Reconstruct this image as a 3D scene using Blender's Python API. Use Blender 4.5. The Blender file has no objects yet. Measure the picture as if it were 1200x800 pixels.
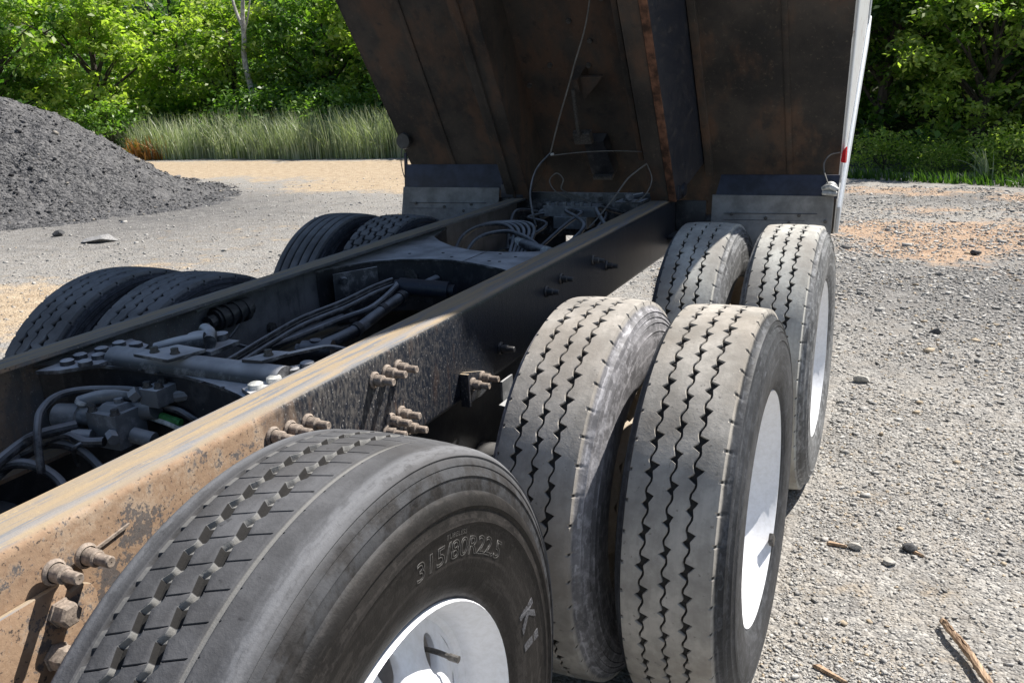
import bpy, bmesh, math, random
import numpy as np
from mathutils import Vector, Matrix

random.seed(7)
rng = np.random.default_rng(11)
C = bpy.context.scene.collection
sc = bpy.context.scene

# ------------------------------------------------------------------ camera
cam_d = bpy.data.cameras.new('camera')
cam = bpy.data.objects.new('camera', cam_d)
C.objects.link(cam)
sc.camera = cam
cam_d.sensor_width = 36.0
cam_d.lens = 36.0 * 1005.06 / 1200.0
cam_d.clip_start = 0.05
cam_d.clip_end = 2000.0
_rt = Vector((0.90600557, 0.42106482, -0.04310828))
_up = Vector((-0.08323802, 0.27710354, 0.9572278))
_fw = Vector((-0.4150004, 0.86366547, -0.28610595))
cam.matrix_world = Matrix(((_rt.x, _up.x, -_fw.x, 1.45498), (_rt.y, _up.y, -_fw.y, -2.06373),
                           (_rt.z, _up.z, -_fw.z, 1.57698), (0, 0, 0, 1)))
# ------------------------------------------------------------------ light
SUN = Vector((1.0, 1.5, 2.3)).normalized()
world = bpy.data.worlds.new('World')
sc.world = world
world.use_nodes = True
wn = world.node_tree.nodes
wl = world.node_tree.links
sky = wn.new('ShaderNodeTexSky')
sky.sky_type = 'NISHITA'
sky.sun_disc = False
sky.sun_elevation = math.asin(SUN.z)
sky.sun_rotation = math.atan2(SUN.x, SUN.y)
bg = wn['Background']
bg.inputs['Strength'].default_value = 0.068
wl.new(sky.outputs[0], bg.inputs['Color'])
sun_d = bpy.data.lights.new('sun', 'SUN')
sun_d.energy = 5.0
sun_d.angle = math.radians(0.53)
sun_d.color = (1.0, 0.955, 0.89)
sun = bpy.data.objects.new('sun', sun_d)
C.objects.link(sun)
sun.rotation_euler = SUN.to_track_quat('Z', 'Y').to_euler()
sc.view_settings.view_transform = 'Standard'
sc.view_settings.look = 'None'
sc.view_settings.exposure = 0.78
sc.view_settings.gamma = 1.0

# ------------------------------------------------------------------ helpers
def tag(o, label=None, cat=None, group=None, kind=None):
    if label: o['label'] = label
    if cat: o['category'] = cat
    if group: o['group'] = group
    if kind: o['kind'] = kind
    return o

def link(name, me, mat=None, parent=None, loc=None):
    o = bpy.data.objects.new(name, me)
    C.objects.link(o)
    if mat is not None and me is not None and len(me.materials) == 0:
        me.materials.append(mat)
    if parent is not None:
        o.parent = parent
    if loc is not None:
        o.location = loc
    return o

def np_mesh(name, V, F, smooth=False, attrs=None):
    """V (n,3), F (m,k) with k constant"""
    V = np.asarray(V, np.float32); F = np.asarray(F, np.int32)
    me = bpy.data.meshes.new(name)
    k = F.shape[1]
    me.vertices.add(len(V)); me.vertices.foreach_set('co', V.ravel())
    me.loops.add(F.size); me.loops.foreach_set('vertex_index', F.ravel())
    me.polygons.add(len(F))
    me.polygons.foreach_set('loop_start', np.arange(len(F), dtype=np.int32) * k)
    me.polygons.foreach_set('loop_total', np.full(len(F), k, np.int32))
    if smooth:
        me.polygons.foreach_set('use_smooth', np.ones(len(F), bool))
    if attrs:
        for an, av in attrs.items():
            a = me.attributes.new(an, 'FLOAT', 'POINT')
            a.data.foreach_set('value', np.asarray(av, np.float32))
    me.update(calc_edges=True)
    me.validate()
    return me

class MB:
    """collects simple solids and makes ONE mesh of them"""
    def __init__(s):
        s.v = []; s.f = []; s.sm = []
    def add(s, vs, fs, smooth=False):
        n = len(s.v)
        s.v += [tuple(map(float, p)) for p in vs]
        s.f += [tuple(i + n for i in f) for f in fs]
        s.sm += [smooth] * len(fs)
        return s
    def box(s, a, b):
        x0, y0, z0 = [min(p, q) for p, q in zip(a, b)]; x1, y1, z1 = [max(p, q) for p, q in zip(a, b)]
        return s.add([(x0,y0,z0),(x1,y0,z0),(x1,y1,z0),(x0,y1,z0),(x0,y0,z1),(x1,y0,z1),(x1,y1,z1),(x0,y1,z1)],
              [(0,3,2,1),(4,5,6,7),(0,1,5,4),(1,2,6,5),(2,3,7,6),(3,0,4,7)])
    def hexa(s, p):   # 8 points, bottom 4 then top 4
        return s.add(p, [(0,3,2,1),(4,5,6,7),(0,1,5,4),(1,2,6,5),(2,3,7,6),(3,0,4,7)])
    def prism(s, poly, fn, h0, h1, smooth=False):
        """poly list of (a,b); fn(a,b,h)->xyz"""
        n = len(poly)
        vs = [fn(a, b, h0) for a, b in poly] + [fn(a, b, h1) for a, b in poly]
        fs = [tuple(range(n))[::-1], tuple(range(n, 2*n))]
        s.add(vs, fs)
        n0 = len(s.v) - 2*n
        for i in range(n):
            j = (i + 1) % n
            s.f.append((n0+i, n0+j, n0+n+j, n0+n+i)); s.sm.append(smooth)
        return s
    def rod(s, p0, p1, r0, r1=None, n=12, cap=True, smooth=True):
        p0 = Vector(p0); p1 = Vector(p1); r1 = r0 if r1 is None else r1
        d = (p1 - p0).normalized()
        u = d.orthogonal().normalized(); w = d.cross(u)
        vs = []
        for p, r in ((p0, r0), (p1, r1)):
            for i in range(n):
                a = 2*math.pi*i/n
                vs.append(p + (u*math.cos(a) + w*math.sin(a))*r)
        n0 = len(s.v)
        s.add(vs, [(i, (i+1) % n, n+(i+1) % n, n+i) for i in range(n)], smooth)
        if cap:
            s.f += [tuple(n0+i for i in range(n))[::-1], tuple(n0+n+i for i in range(n))]; s.sm += [False, False]
        return s
    def tube(s, pts, r, n=8, sub=5, cap=True):
        P = [Vector(p) for p in pts]
        if len(P) > 2 and sub > 1:
            Q = []
            for i in range(len(P)-1):
                a = P[max(i-1, 0)]; b = P[i]; c = P[i+1]; d = P[min(i+2, len(P)-1)]
                for k in range(sub):
                    t = k/sub
                    Q.append(0.5*((2*b) + (c-a)*t + (2*a-5*b+4*c-d)*t*t + (3*b-a-3*c+d)*t**3))
            Q.append(P[-1]); P = Q
        rr = r if callable(r) else (lambda t: r)
        u = None; vs = []; m = len(P)
        for i, p in enumerate(P):
            d = (P[min(i+1, m-1)] - P[max(i-1, 0)]).normalized()
            if u is None: u = d.orthogonal().normalized()
            else:
                u = (u - d*u.dot(d)); u = u.normalized() if u.length > 1e-6 else d.orthogonal().normalized()
            w = d.cross(u)
            for k in range(n):
                a = 2*math.pi*k/n
                vs.append(p + (u*math.cos(a) + w*math.sin(a))*rr(i/(m-1)))
        n0 = len(s.v)
        fs = []
        for i in range(m-1):
            for k in range(n):
                fs.append((i*n+k, i*n+(k+1) % n, (i+1)*n+(k+1) % n, (i+1)*n+k))
        s.add(vs, fs, True)
        if cap:
            s.f += [tuple(n0+i for i in range(n))[::-1], tuple(n0+(m-1)*n+i for i in range(n))]; s.sm += [False, False]
        return s
    def lathe(s, prof, c=(0,0,0), axis='X', n=32, closed=False):
        """prof: list of (along, radius)"""
        vs = []
        for a, r in prof:
            for i in range(n):
                t = 2*math.pi*i/n
                q = {'X': (a, r*math.cos(t), r*math.sin(t)), 'Y': (r*math.sin(t), a, r*math.cos(t)), 'Z': (r*math.cos(t), r*math.sin(t), a)}[axis]
                vs.append((q[0]+c[0], q[1]+c[1], q[2]+c[2]))
        m = len(prof); fs = []
        for j in range(m if closed else m-1):
            for i in range(n):
                k = (j+1) % m
                fs.append((j*n+i, j*n+(i+1) % n, k*n+(i+1) % n, k*n+i))
        return s.add(vs, fs, True)
    def mesh(s, name, ang=35, bevel=0.0, seg=2):
        me = bpy.data.meshes.new(name)
        me.from_pydata(s.v, [], s.f)
        me.polygons.foreach_set('use_smooth', s.sm)
        bm = bmesh.new(); bm.from_mesh(me)
        bmesh.ops.recalc_face_normals(bm, faces=bm.faces)
        if bevel > 0:
            ed = [e for e in bm.edges if len(e.link_faces) == 2 and e.calc_face_angle(0) > 0.6 and not (e.link_faces[0].smooth and e.link_faces[1].smooth)]
            r = bmesh.ops.bevel(bm, geom=ed, offset=bevel, offset_type='OFFSET', segments=seg, profile=0.6, affect='EDGES', clamp_overlap=True)
            for f in bm.faces: f.smooth = True
        bm.to_mesh(me); bm.free()
        me.set_sharp_from_angle(angle=math.radians(ang))
        me.update()
        return me
    def build(s, name, mat, parent=None, bevel=0.0, seg=2, ang=35):
        return link(name, s.mesh(name, ang, bevel, seg), mat, parent)

def empty(name, loc=(0,0,0), parent=None):
    o = bpy.data.objects.new(name, None); C.objects.link(o); o.location = loc
    o.empty_display_size = 0.2
    if parent: o.parent = parent
    return o

# numpy value noise
def vnoise(x, y, seed=0):
    xi = np.floor(x).astype(np.int64); yi = np.floor(y).astype(np.int64)
    xf = x - xi; yf = y - yi
    xf = xf*xf*(3-2*xf); yf = yf*yf*(3-2*yf)
    def h(a, b):
        n = (a*374761393 + b*668265263 + seed*974711) & 0x7fffffff
        n = ((n ^ (n >> 13)) * 1274126177) & 0x7fffffff
        return ((n ^ (n >> 16)) & 0xffff) / 65535.0
    return (h(xi, yi)*(1-xf) + h(xi+1, yi)*xf)*(1-yf) + (h(xi, yi+1)*(1-xf) + h(xi+1, yi+1)*xf)*yf
def fbm(x, y, o=4, seed=0):
    a = 0.5; t = 0
    for i in range(o):
        t = t + a*vnoise(x*2**i, y*2**i, seed+i); a *= 0.5
    return t
def sstep(a, b, x):
    t = np.clip((x-a)/(b-a), 0, 1); return t*t*(3-2*t)

# ------------------------------------------------------------------ materials
class NT:
    def __init__(s, name):
        s.m = bpy.data.materials.new(name); s.m.use_nodes = True
        s.n = s.m.node_tree.nodes; s.l = s.m.node_tree.links
        s.p = s.n['Principled BSDF']; s.out = s.n['Material Output']
    def add(s, t, **kw):
        n = s.n.new(t)
        for k, v in kw.items(): setattr(n, k, v)
        return n
    def put(s, sock, v):
        if isinstance(v, bpy.types.NodeSocket): s.l.new(v, sock)
        elif isinstance(v, (tuple, list)) and len(v) == 3 and sock.type == 'RGBA': sock.default_value = (*v, 1)
        else: sock.default_value = v
    def pos(s, scale=(1,1,1), obj=False):
        if obj: o = s.add('ShaderNodeTexCoord').outputs['Object']
        else: o = s.add('ShaderNodeNewGeometry').outputs['Position']
        mp = s.add('ShaderNodeMapping'); s.l.new(o, mp.inputs[0]); mp.inputs['Scale'].default_value = scale
        return mp.outputs[0]
    def noise(s, vec, scale, detail=6, rough=0.6, dist=0.0):
        n = s.add('ShaderNodeTexNoise'); s.l.new(vec, n.inputs['Vector'])
        n.inputs['Scale'].default_value = scale; n.inputs['Detail'].default_value = detail
        n.inputs['Roughness'].default_value = rough; n.inputs['Distortion'].default_value = dist
        return n.outputs['Fac']
    def voro(s, vec, scale, feature='F1', out='Distance', rand=1.0):
        n = s.add('ShaderNodeTexVoronoi', feature=feature); s.l.new(vec, n.inputs['Vector'])
        n.inputs['Scale'].default_value = scale; n.inputs['Randomness'].default_value = rand
        return n.outputs[out]
    def math(s, op, a, b=0.0, clamp=False):
        n = s.add('ShaderNodeMath', operation=op, use_clamp=clamp); s.put(n.inputs[0], a); s.put(n.inputs[1], b); return n.outputs[0]
    def rng(s, v, a, b, c=0.0, d=1.0, smooth=True):
        n = s.add('ShaderNodeMapRange', interpolation_type='SMOOTHSTEP' if smooth else 'LINEAR')
        for i, q in enumerate((v, a, b, c, d)): s.put(n.inputs[i], q)
        return n.outputs[0]
    def mix(s, f, a, b, blend='MIX'):
        n = s.add('ShaderNodeMix', data_type='RGBA', blend_type=blend)
        s.put(n.inputs['Factor'], f); s.put(n.inputs[6], a); s.put(n.inputs[7], b); return n.outputs[2]
    def attr(s, name):
        return s.add('ShaderNodeAttribute', attribute_name=name).outputs['Fac']
    def sep(s, v):
        n = s.add('ShaderNodeSeparateXYZ'); s.l.new(v, n.inputs[0]); return n.outputs
    def bump(s, h, strength=0.3, dist=0.01, prev=None):
        n = s.add('ShaderNodeBump'); n.inputs['Strength'].default_value = strength; n.inputs['Distance'].default_value = dist
        s.l.new(h, n.inputs['Height'])
        if prev is not None: s.l.new(prev, n.inputs['Normal'])
        return n.outputs[0]
    def done(s, col, rough=0.6, normal=None, metal=0.0, spec=0.5):
        s.put(s.p.inputs['Base Color'], col); s.put(s.p.inputs['Roughness'], rough)
        s.put(s.p.inputs['Metallic'], metal); s.put(s.p.inputs['Specular IOR Level'], spec)
        if normal is not None: s.l.new(normal, s.p.inputs['Normal'])
        return s.m

def up_dust(t, lo=0.35, hi=0.9):
    nz = t.sep(t.add('ShaderNodeNewGeometry').outputs['Normal'])[2]
    return t.rng(nz, lo, hi)

def m_black_metal(name, base=(.022,.023,.027), dust=(.16,.155,.15), amount=0.75, spot=.35):
    t = NT(name); v = t.pos()
    big = t.noise(v, 9, 5); fine = t.noise(v, 90, 4, .7)
    d = t.math('MULTIPLY', up_dust(t), t.rng(big, .25, .7, .45, 1.0))
    d = t.math('MULTIPLY', d, amount)
    side = t.math('MULTIPLY', t.rng(t.noise(v, 22, 6, .7), .45, .75), spot)
    d = t.math('MAXIMUM', d, side)
    col = t.mix(d, base, dust)
    col = t.mix(t.rng(fine, .62, .75, 0, .5), col, (.26,.24,.22))
    return t.done(col, t.rng(d, 0, 1, .42, .85), t.bump(fine, .15, .004))

def m_rail():
    t = NT('frame_rail_paint'); v = t.pos(); xyz = t.sep(t.add('ShaderNodeNewGeometry').outputs['Position'])
    up = up_dust(t, .45, .85)
    # worn web: black paint, brown rust film, pale speckle
    vs = t.pos((1, 1, .28)); vv = t.noise(vs, 17, 7, .65)
    big = t.noise(v, 4.5, 4, .55)
    near = t.rng(xyz[1], -1.15, -.62, 1, 0)            # the front stretch of the rail is rusted through its paint
    mid = t.rng(xyz[1], -.9, .3, 1, 0)  # far stretch of the web coloured darker, painting in the bed's shade
    rustm = t.math('ADD', t.math('MULTIPLY', near, .50), t.math('MULTIPLY', t.math('SUBTRACT', big, .5), .55))
    rustm = t.math('ADD', rustm, t.math('MULTIPLY', t.math('SUBTRACT', vv, .5), .5))
    rust = t.rng(rustm, .12, .38)
    sv = t.noise(t.pos((1, 1, .4)), 130, 5, .65)
    film = t.rng(t.math('ADD', t.math('ADD', sv, t.math('MULTIPLY', mid, .07)), t.math('MULTIPLY', t.math('SUBTRACT', vv, .5), .25)), .44, .72, 0, .55)
    film = t.math('MULTIPLY', film, t.rng(mid, 0, 1, .08, 1))
    paint = t.mix(film, (.014,.018,.027), (.16,.143,.125))
    inner = t.math('MULTIPLY', t.math('LESS_THAN', xyz[0], -.1), t.rng(t.noise(v, 12, 5), .3, .65, .45, .95))
    paint = t.mix(inner, paint, (.17,.17,.175))
    paint = t.mix(t.rng(t.noise(t.pos((1, 1, .2)), 26, 5, .6), .55, .72, 0, .45), paint, t.mix(t.rng(mid, 0, 1), (.02,.022,.028), (.15,.085,.05)))
    rc = t.mix(t.noise(v, 60, 6, .7), (.23,.135,.08), (.46,.325,.215))
    rc = t.mix(t.rng(t.noise(v, 13, 5, .7), .52, .66, 0, .7), rc, (.48,.37,.27))
    web = t.mix(rust, paint, rc)
    pits = t.rng(t.noise(v, 130, 4, .65), .58, .66, 0, .9)
    web = t.mix(t.math('MULTIPLY', pits, rust), web, (.05,.04,.036))
    chips = t.math('MAXIMUM', t.rng(t.noise(v, 26, 6, .75), .57, .63, 0, .85), t.rng(t.noise(v, 8, 6, .8), .58, .62, 0, .8))
    web = t.mix(t.math('MULTIPLY', chips, rust), web, (.07,.075,.085))
    speck = t.rng(t.noise(t.pos((1, 1, .6)), 210, 2, .5), .64, .72, 0, .8)
    web = t.mix(t.math('MULTIPLY', speck, t.math('MULTIPLY', t.rng(mid, 0, 1, .15, 1), t.rng(near, 0, 1, 1, .25))), web, (.42,.40,.38))
    # dust on the top flange, dragged lengthwise
    st = t.noise(t.pos((30, 1.1, 1)), 1.6, 6, .65)
    st2 = t.noise(t.pos((70, 3.0, 1)), 1.4, 5, .6)
    top = t.mix(t.rng(st, .3, .7), (.36,.27,.165), (.27,.225,.17))
    top = t.mix(t.rng(st2, .50, .62, 0, .9), top, (.17,.18,.20))
    top = t.mix(t.rng(t.noise(v, 60, 5, .7), .58, .7, 0, .6), top, (.44,.33,.18))
    e = t.rng(t.math('ABSOLUTE', t.math('SUBTRACT', t.math('ABSOLUTE', xyz[0]), .396)), .002, .010, 1, 0)
    e = t.math('MULTIPLY', e, t.rng(t.noise(t.pos((6, 2, 1)), 3, 4), .3, .55))
    top = t.mix(t.math('MULTIPLY', e, .6), top, (.20,.22,.255))   # worn bend with paint showing
    col = t.mix(up, web, top)
    b = t.bump(t.noise(v, 120, 5, .7), .25, .004)
    b = t.bump(vv, .12, .01, b)
    rough = t.rng(t.math('MAXIMUM', up, t.math('MAXIMUM', rust, film)), 0, 1, .33, .85)
    return t.done(col, rough, b)

def m_tyre(name, tread, wall, dust_wall=.3, seed=0.0, blotch=.3, band=False):
    t = NT(name); v = t.pos(obj=True)
    mp = t.add('ShaderNodeMapping'); t.l.new(v, mp.inputs[0]); mp.inputs['Location'].default_value = (seed*3.1, seed*1.7, seed); v = mp.outputs[0]
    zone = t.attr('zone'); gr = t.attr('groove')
    big = t.noise(v, 7, 5, .6); fine = t.noise(v, 130, 4, .7); mid = t.noise(v, 34, 5, .65)
    td = tuple(c*.62 for c in tread); tl = tuple(min(c*1.16, .6) for c in tread)
    tc = t.mix(t.rng(big, .3, .68), td, tl)
    tc = t.mix(t.rng(mid, .42, .66, 0, blotch), tc, tuple(c*.5 for c in tread))
    tc = t.mix(t.rng(t.noise(v, 3.2, 4, .6), .48, .66, 0, .45), tc, (tread[0]*.55, tread[1]*.5, tread[2]*.45))
    tc = t.mix(t.rng(t.noise(v, 62, 3, .6), .66, .72, 0, .6), tc, tuple(c*.3 for c in tread))
    tc = t.mix(t.rng(fine, .6, .75, 0, .35), tc, tuple(min(c*1.35, .7) for c in tread))
    wd = tuple(c*.5 for c in wall)
    wc = t.mix(t.rng(big, .35, .7), wd, wall)
    wc = t.mix(t.math('MULTIPLY', t.rng(mid, .45, .7), dust_wall), wc, tuple(min(1, c*2.2) for c in wall))
    vx = t.sep(v); obj_ = t.sep(t.add('ShaderNodeTexCoord').outputs['Object'])
    rad = t.math('SQRT', t.math('ADD', t.math('MULTIPLY', obj_[1], obj_[1]), t.math('MULTIPLY', obj_[2], obj_[2])))
    cx_ = t.add('ShaderNodeCombineXYZ'); t.l.new(obj_[0], cx_.inputs[0]); t.l.new(rad, cx_.inputs[1]); t.l.new(t.math('MULTIPLY', big, .12), cx_.inputs[2])
    ringn = t.noise(cx_.outputs[0], 95, 4, .6)
    wc = t.mix(t.rng(ringn, .48, .68, 0, .55), wc, tuple(min(1, c*2.6) for c in wall))
    tc = t.mix(t.rng(ringn, .46, .66, 0, .25), tc, tuple(c*.6 for c in tread))
    if band:    # scuffed, dusty ridge with painted bluish sheen, where the tread meets the shoulder
        ax = t.math('ABSOLUTE', obj_[0])
        bd = t.math('MULTIPLY', t.rng(ax, .090, .108), t.rng(ax, .130, .116))
        bd = t.math('MULTIPLY', bd, t.rng(ringn, .35, .6, .25, 1))
        tc = t.mix(t.math('MULTIPLY', bd, .5), tc, (.235,.24,.255)); wc = t.mix(t.math('MULTIPLY', bd, .4), wc, (.20,.205,.22))
        bk = t.math('MULTIPLY', t.math('MULTIPLY', t.rng(ax, .118, .127), t.rng(ax, .150, .136)), t.rng(rad, .46, .49)); wc = t.mix(t.math('MULTIPLY', bk, t.rng(t.noise(v, 20, 5, .7), .40, .62, 0, .6)), wc, (.085,.09,.10))
    ed = t.math('ADD', zone, t.math('MULTIPLY', t.math('SUBTRACT', mid, .5), .5))
    col = t.mix(t.rng(ed, .25, .75), wc, tc)
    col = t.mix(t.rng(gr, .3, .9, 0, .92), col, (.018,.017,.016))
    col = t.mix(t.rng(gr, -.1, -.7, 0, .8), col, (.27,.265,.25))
    n = t.bump(fine, .35, .0025); n = t.bump(mid, .15, .006, n)
    return t.done(col, t.rng(zone, 0, 1, .55, .9), n, spec=.22)

def m_paint(name, base, rust=(.16,.07,.035), amt=.2, chips=.1, rough=.45, dust=.25, sc_=6.0):
    t = NT(name); v = t.pos(obj=True)
    big = t.noise(v, sc_, 6, .65); fine = t.noise(v, 70, 5, .7)
    col = t.mix(t.rng(fine, .35, .7, 0, dust), base, (base[0]*.62, base[1]*.6, base[2]*.55))
    r = t.rng(big, .72-amt*.5, .86-amt*.4)
    col = t.mix(r, col, t.mix(fine, rust, (rust[0]*2, rust[1]*2, rust[2]*2)))
    col = t.mix(t.rng(t.noise(v, 24, 5, .75), .74-chips*.5, .78-chips*.5), col, (.05,.03,.02))
    return t.done(col, rough, t.bump(fine, .12, .004))

def m_under():
    t = NT('dirty_underbody'); v = t.pos(obj=True)
    st = t.noise(t.pos((1, 1, .18), True), 5.5, 6, .62)
    big = t.noise(v, 2.4, 5, .6); fine = t.noise(v, 60, 6, .75)
    col = t.mix(t.rng(big, .34, .64), (.016,.0145,.014), (.060,.050,.042))
    col = t.mix(t.rng(t.math('ADD', st, t.math('MULTIPLY', big, .3)), .60, .80, 0, .6), col, (.125,.066,.038))
    col = t.mix(t.rng(fine, .56, .72, 0, .6), col, (.15,.12,.09))
    col = t.mix(t.rng(t.noise(v, 15, 5, .7), .55, .7, 0, .7), col, (.02,.02,.022))
    return t.done(col, .8, t.bump(fine, .3, .006))

def m_simple(name, col, rough=.6, sc_=40, var=.35, bump=.2, metal=0, bd=.004):
    t = NT(name); v = t.pos(obj=True)
    f = t.noise(v, sc_, 5, .65)
    c = t.mix(t.rng(f, .3, .7), tuple(x*(1-var) for x in col), tuple(min(1, x*(1+var)) for x in col))
    return t.done(c, rough, t.bump(f, bump, bd), metal)

def m_leaf(name, dark, light, trans=.45):
    t = NT(name); a = t.attr('tint')
    col = t.mix(a, dark, light)
    v = t.pos()
    col = t.mix(t.rng(t.noise(v, .9, 3), .4, .65, 0, .35), col, tuple(c*.6 for c in dark))
    t.put(t.p.inputs['Base Color'], col); t.p.inputs['Roughness'].default_value = .42
    t.p.inputs['Specular IOR Level'].default_value = .45
    tr = t.add('ShaderNodeBsdfTranslucent')
    t.l.new(t.mix(1.0, col, (1.0, 1.25, .35), 'MULTIPLY'), tr.inputs[0])
    ms = t.add('ShaderNodeMixShader'); ms.inputs[0].default_value = trans
    t.l.new(t.p.outputs[0], ms.inputs[1]); t.l.new(tr.outputs[0], ms.inputs[2]); t.l.new(ms.outputs[0], t.out.inputs[0])
    return t.m

def m_ground():
    t = NT('crushed_asphalt_yard'); v = t.pos()
    sand = t.attr('sand'); dark = t.attr('darkness')
    c1 = t.voro(v, 95, out='Color'); c2 = t.voro(v, 34, out='Color'); d1 = t.voro(v, 95); d2 = t.voro(v, 36)
    g = t.sep(c1)[0]; g2 = t.sep(c2)[1]
    n0 = t.noise(v, .8, 6, .65); n1 = t.noise(v, 7, 6, .7); n2 = t.noise(v, 220, 3, .7)
    grey = t.mix(t.rng(g, 0, 1), (.20,.193,.182), (.48,.46,.425))
    grey = t.mix(t.rng(g2, .2, .9, 0, .5), grey, (.26,.245,.225))
    grey = t.mix(t.rng(n1, .40, .66, 0, .55), grey, (.32,.285,.24))
    grey = t.mix(t.rng(n0, .45, .7, 0, .35), grey, (.17,.165,.16))
    n3 = t.noise(v, 2.6, 6, .7)
    grey = t.mix(t.rng(n3, .50, .68, 0, .55), grey, (.12,.118,.116))
    grey = t.mix(t.math('MULTIPLY', dark, t.rng(n1, .3, .6, .35, .8)), grey, (.085,.085,.088))
    tan = t.mix(t.rng(n1, .3, .7), (.33,.24,.155), (.50,.40,.28))
    tan = t.mix(t.attr('red'), tan, t.mix(t.rng(n1, .3, .7), (.30,.18,.11), (.50,.36,.25)))
    tan = t.mix(t.rng(g, .5, 1, 0, .5), tan, (.50,.42,.31))
    s = t.rng(t.math('ADD', sand, t.math('ADD', t.math('MULTIPLY', t.math('SUBTRACT', n0, .5), 1.0), t.math('ADD', t.math('MULTIPLY', t.math('SUBTRACT', n1, .5), .7), t.math('MULTIPLY', t.math('SUBTRACT', n3, .5), .9)))), .34, .66)
    col = t.mix(s, grey, tan)
    col = t.mix(t.rng(n2, .5, .72, 0, .4), col, (.10,.095,.09))
    h = t.math('ADD', t.math('MULTIPLY', d1, .45), t.math('MULTIPLY', d2, .7))
    h = t.math('SUBTRACT', t.math('MULTIPLY', n1, .8), h)
    b = t.bump(h, 1.0, .016); b = t.bump(n2, .4, .004, b)
    return t.done(col, .92, b, spec=.25)

def m_stone(name, a, b, warm=(.36,.27,.18)):
    t = NT(name); v = t.pos()
    k = t.attr('tint')
    col = t.mix(k, a, b)
    col = t.mix(t.rng(t.attr('warm'), .8, .9), col, warm)
    f = t.noise(v, 160, 4, .7)
    col = t.mix(t.rng(f, .4, .7, 0, .5), col, (.09,.088,.085))
    return t.done(col, .9, t.bump(f, .4, .003), spec=.25)

def m_pile():
    t = NT('asphalt_millings'); v = t.pos()
    g = t.sep(t.voro(v, 34, out='Color'))[0]; d = t.voro(v, 34); d2 = t.voro(v, 11)
    n = t.noise(v, 2.2, 6, .65)
    col = t.mix(g, (.026,.027,.030), (.155,.152,.152))
    col = t.mix(t.rng(n, .50, .70, 0, .8), col, (.15,.147,.147))
    h = t.math('SUBTRACT', t.math('MULTIPLY', t.noise(v, 20, 5, .7), .6), t.math('ADD', t.math('MULTIPLY', d, .5), d2))
    return t.done(col, .9, t.bump(h, .9, .04), spec=.3)

def m_wood():
    t = NT('weathered_wood'); v = t.pos((1, 1, 1), True)
    g = t.noise(t.pos((26, 1.4, 26), True), 4, 6, .7)
    col = t.mix(t.rng(g, .35, .65), (.17,.10,.06), (.55,.39,.25))
    return t.done(col, .8, t.bump(g, .6, .004))

def m_bark():
    t = NT('bark'); g = t.noise(t.pos((9, 9, 1.5)), 4, 6, .7)
    col = t.mix(t.rng(g, .35, .65), (.022,.018,.014), (.085,.07,.055))
    return t.done(col, .9, t.bump(g, .8, .02))

M = dict(
    rail=m_rail(),
    black=m_black_metal('black_chassis_metal'),
    dusty=m_black_metal('dusty_crossmember_metal', (.03,.032,.037), (.55,.55,.56), 1.0, .4),
    hose=m_black_metal('dusty_rubber_hose', (.02,.021,.025), (.38,.38,.39), .95, .45),
    alloy=m_black_metal('dusty_alloy_fitting', (.13,.135,.14), (.50,.50,.50), 1.0, .5),
    under=m_under(),
    flange=m_simple('rusty_flange', (.12,.055,.032), .8, 22, .75),
    beam=m_black_metal('beam_blue_black_paint', (.018,.023,.036), (.075,.068,.065), .5, .5),
    white=m_paint('white_body_paint', (.60,.64,.69), amt=.18, chips=.12),
    whiter=m_paint('white_body_paint_rusting', (.64,.65,.66), amt=.30, chips=.12, sc_=16),
    rim=m_paint('white_wheel_paint', (.80,.81,.84), amt=.0, chips=.0, rough=.35, dust=.28, sc_=10),
    rimtan=m_paint('dirty_tan_wheel_paint', (.42,.35,.27), amt=.25, chips=.1, rough=.7, dust=.5),
    nut=m_simple('rusty_dusty_nut', (.27,.22,.18), .8, 120, .4, .3),
    nutdark=m_simple('dark_nut', (.07,.065,.06), .6, 120, .5, .3),
    strip=m_simple('navy_rubber_strip', (.022,.026,.045), .55, 12, .5, .15),
    flap=m_simple('grey_mud_flap', (.215,.213,.21), .75, 9, .35, .15),
    wire=m_simple('grey_wire', (.13,.125,.115), .6, 30, .3),
    red=m_simple('red_lens', (.6,.02,.03), .25, 30, .2, .02),
    lamp=m_simple('pale_lamp_housing', (.40,.40,.385), .5, 30, .5),
    green=m_simple('green_hose_sleeve', (.05,.22,.06), .6, 60, .4),
    pale=m_simple('pale_hose', (.5,.5,.47), .6, 60, .4),
    letterdark=m_simple('black_raised_lettering', (.06,.057,.054), .45, 240, .5, .3),
    letter=m_simple('grey_raised_lettering', (.075,.075,.082), .8, 240, .5, .4),
    ground=m_ground(), stone=m_stone('asphalt_gravel', (.25,.243,.232), (.55,.53,.495), (.44,.36,.26)),
    pile=m_pile(), lump=m_stone('asphalt_lumps', (.03,.03,.033), (.20,.195,.195), (.30,.27,.23)),
    wood=m_wood(), bark=m_bark(),
    pale_bark=m_simple('bleached_bark', (.38,.36,.33), .9, 12, .4, .5, 0, .02),
    soil=m_simple('woodland_soil', (.055,.06,.03), .95, 3, .6, .5, 0, .05),
    leafA=m_leaf('leaf_yellow_green', (.17,.28,.04), (.60,.66,.20), .58),
    leafB=m_leaf('leaf_mid_green', (.09,.19,.035), (.32,.46,.11), .5),
    leafC=m_leaf('leaf_dark_green', (.03,.075,.02), (.30,.46,.10), .62),
    leafU=m_leaf('undergrowth', (.045,.11,.024), (.26,.42,.09), .5),
    reed=m_leaf('reed_blade', (.20,.27,.14), (.62,.63,.44), .35),
    rusty=m_leaf('dead_fern', (.30,.11,.02), (.55,.26,.06), .35),
)
M['ty_front'] = m_tyre('tyre_front', (.105,.106,.112), (.019,.017,.016), .25, 1, .35, True)
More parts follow.
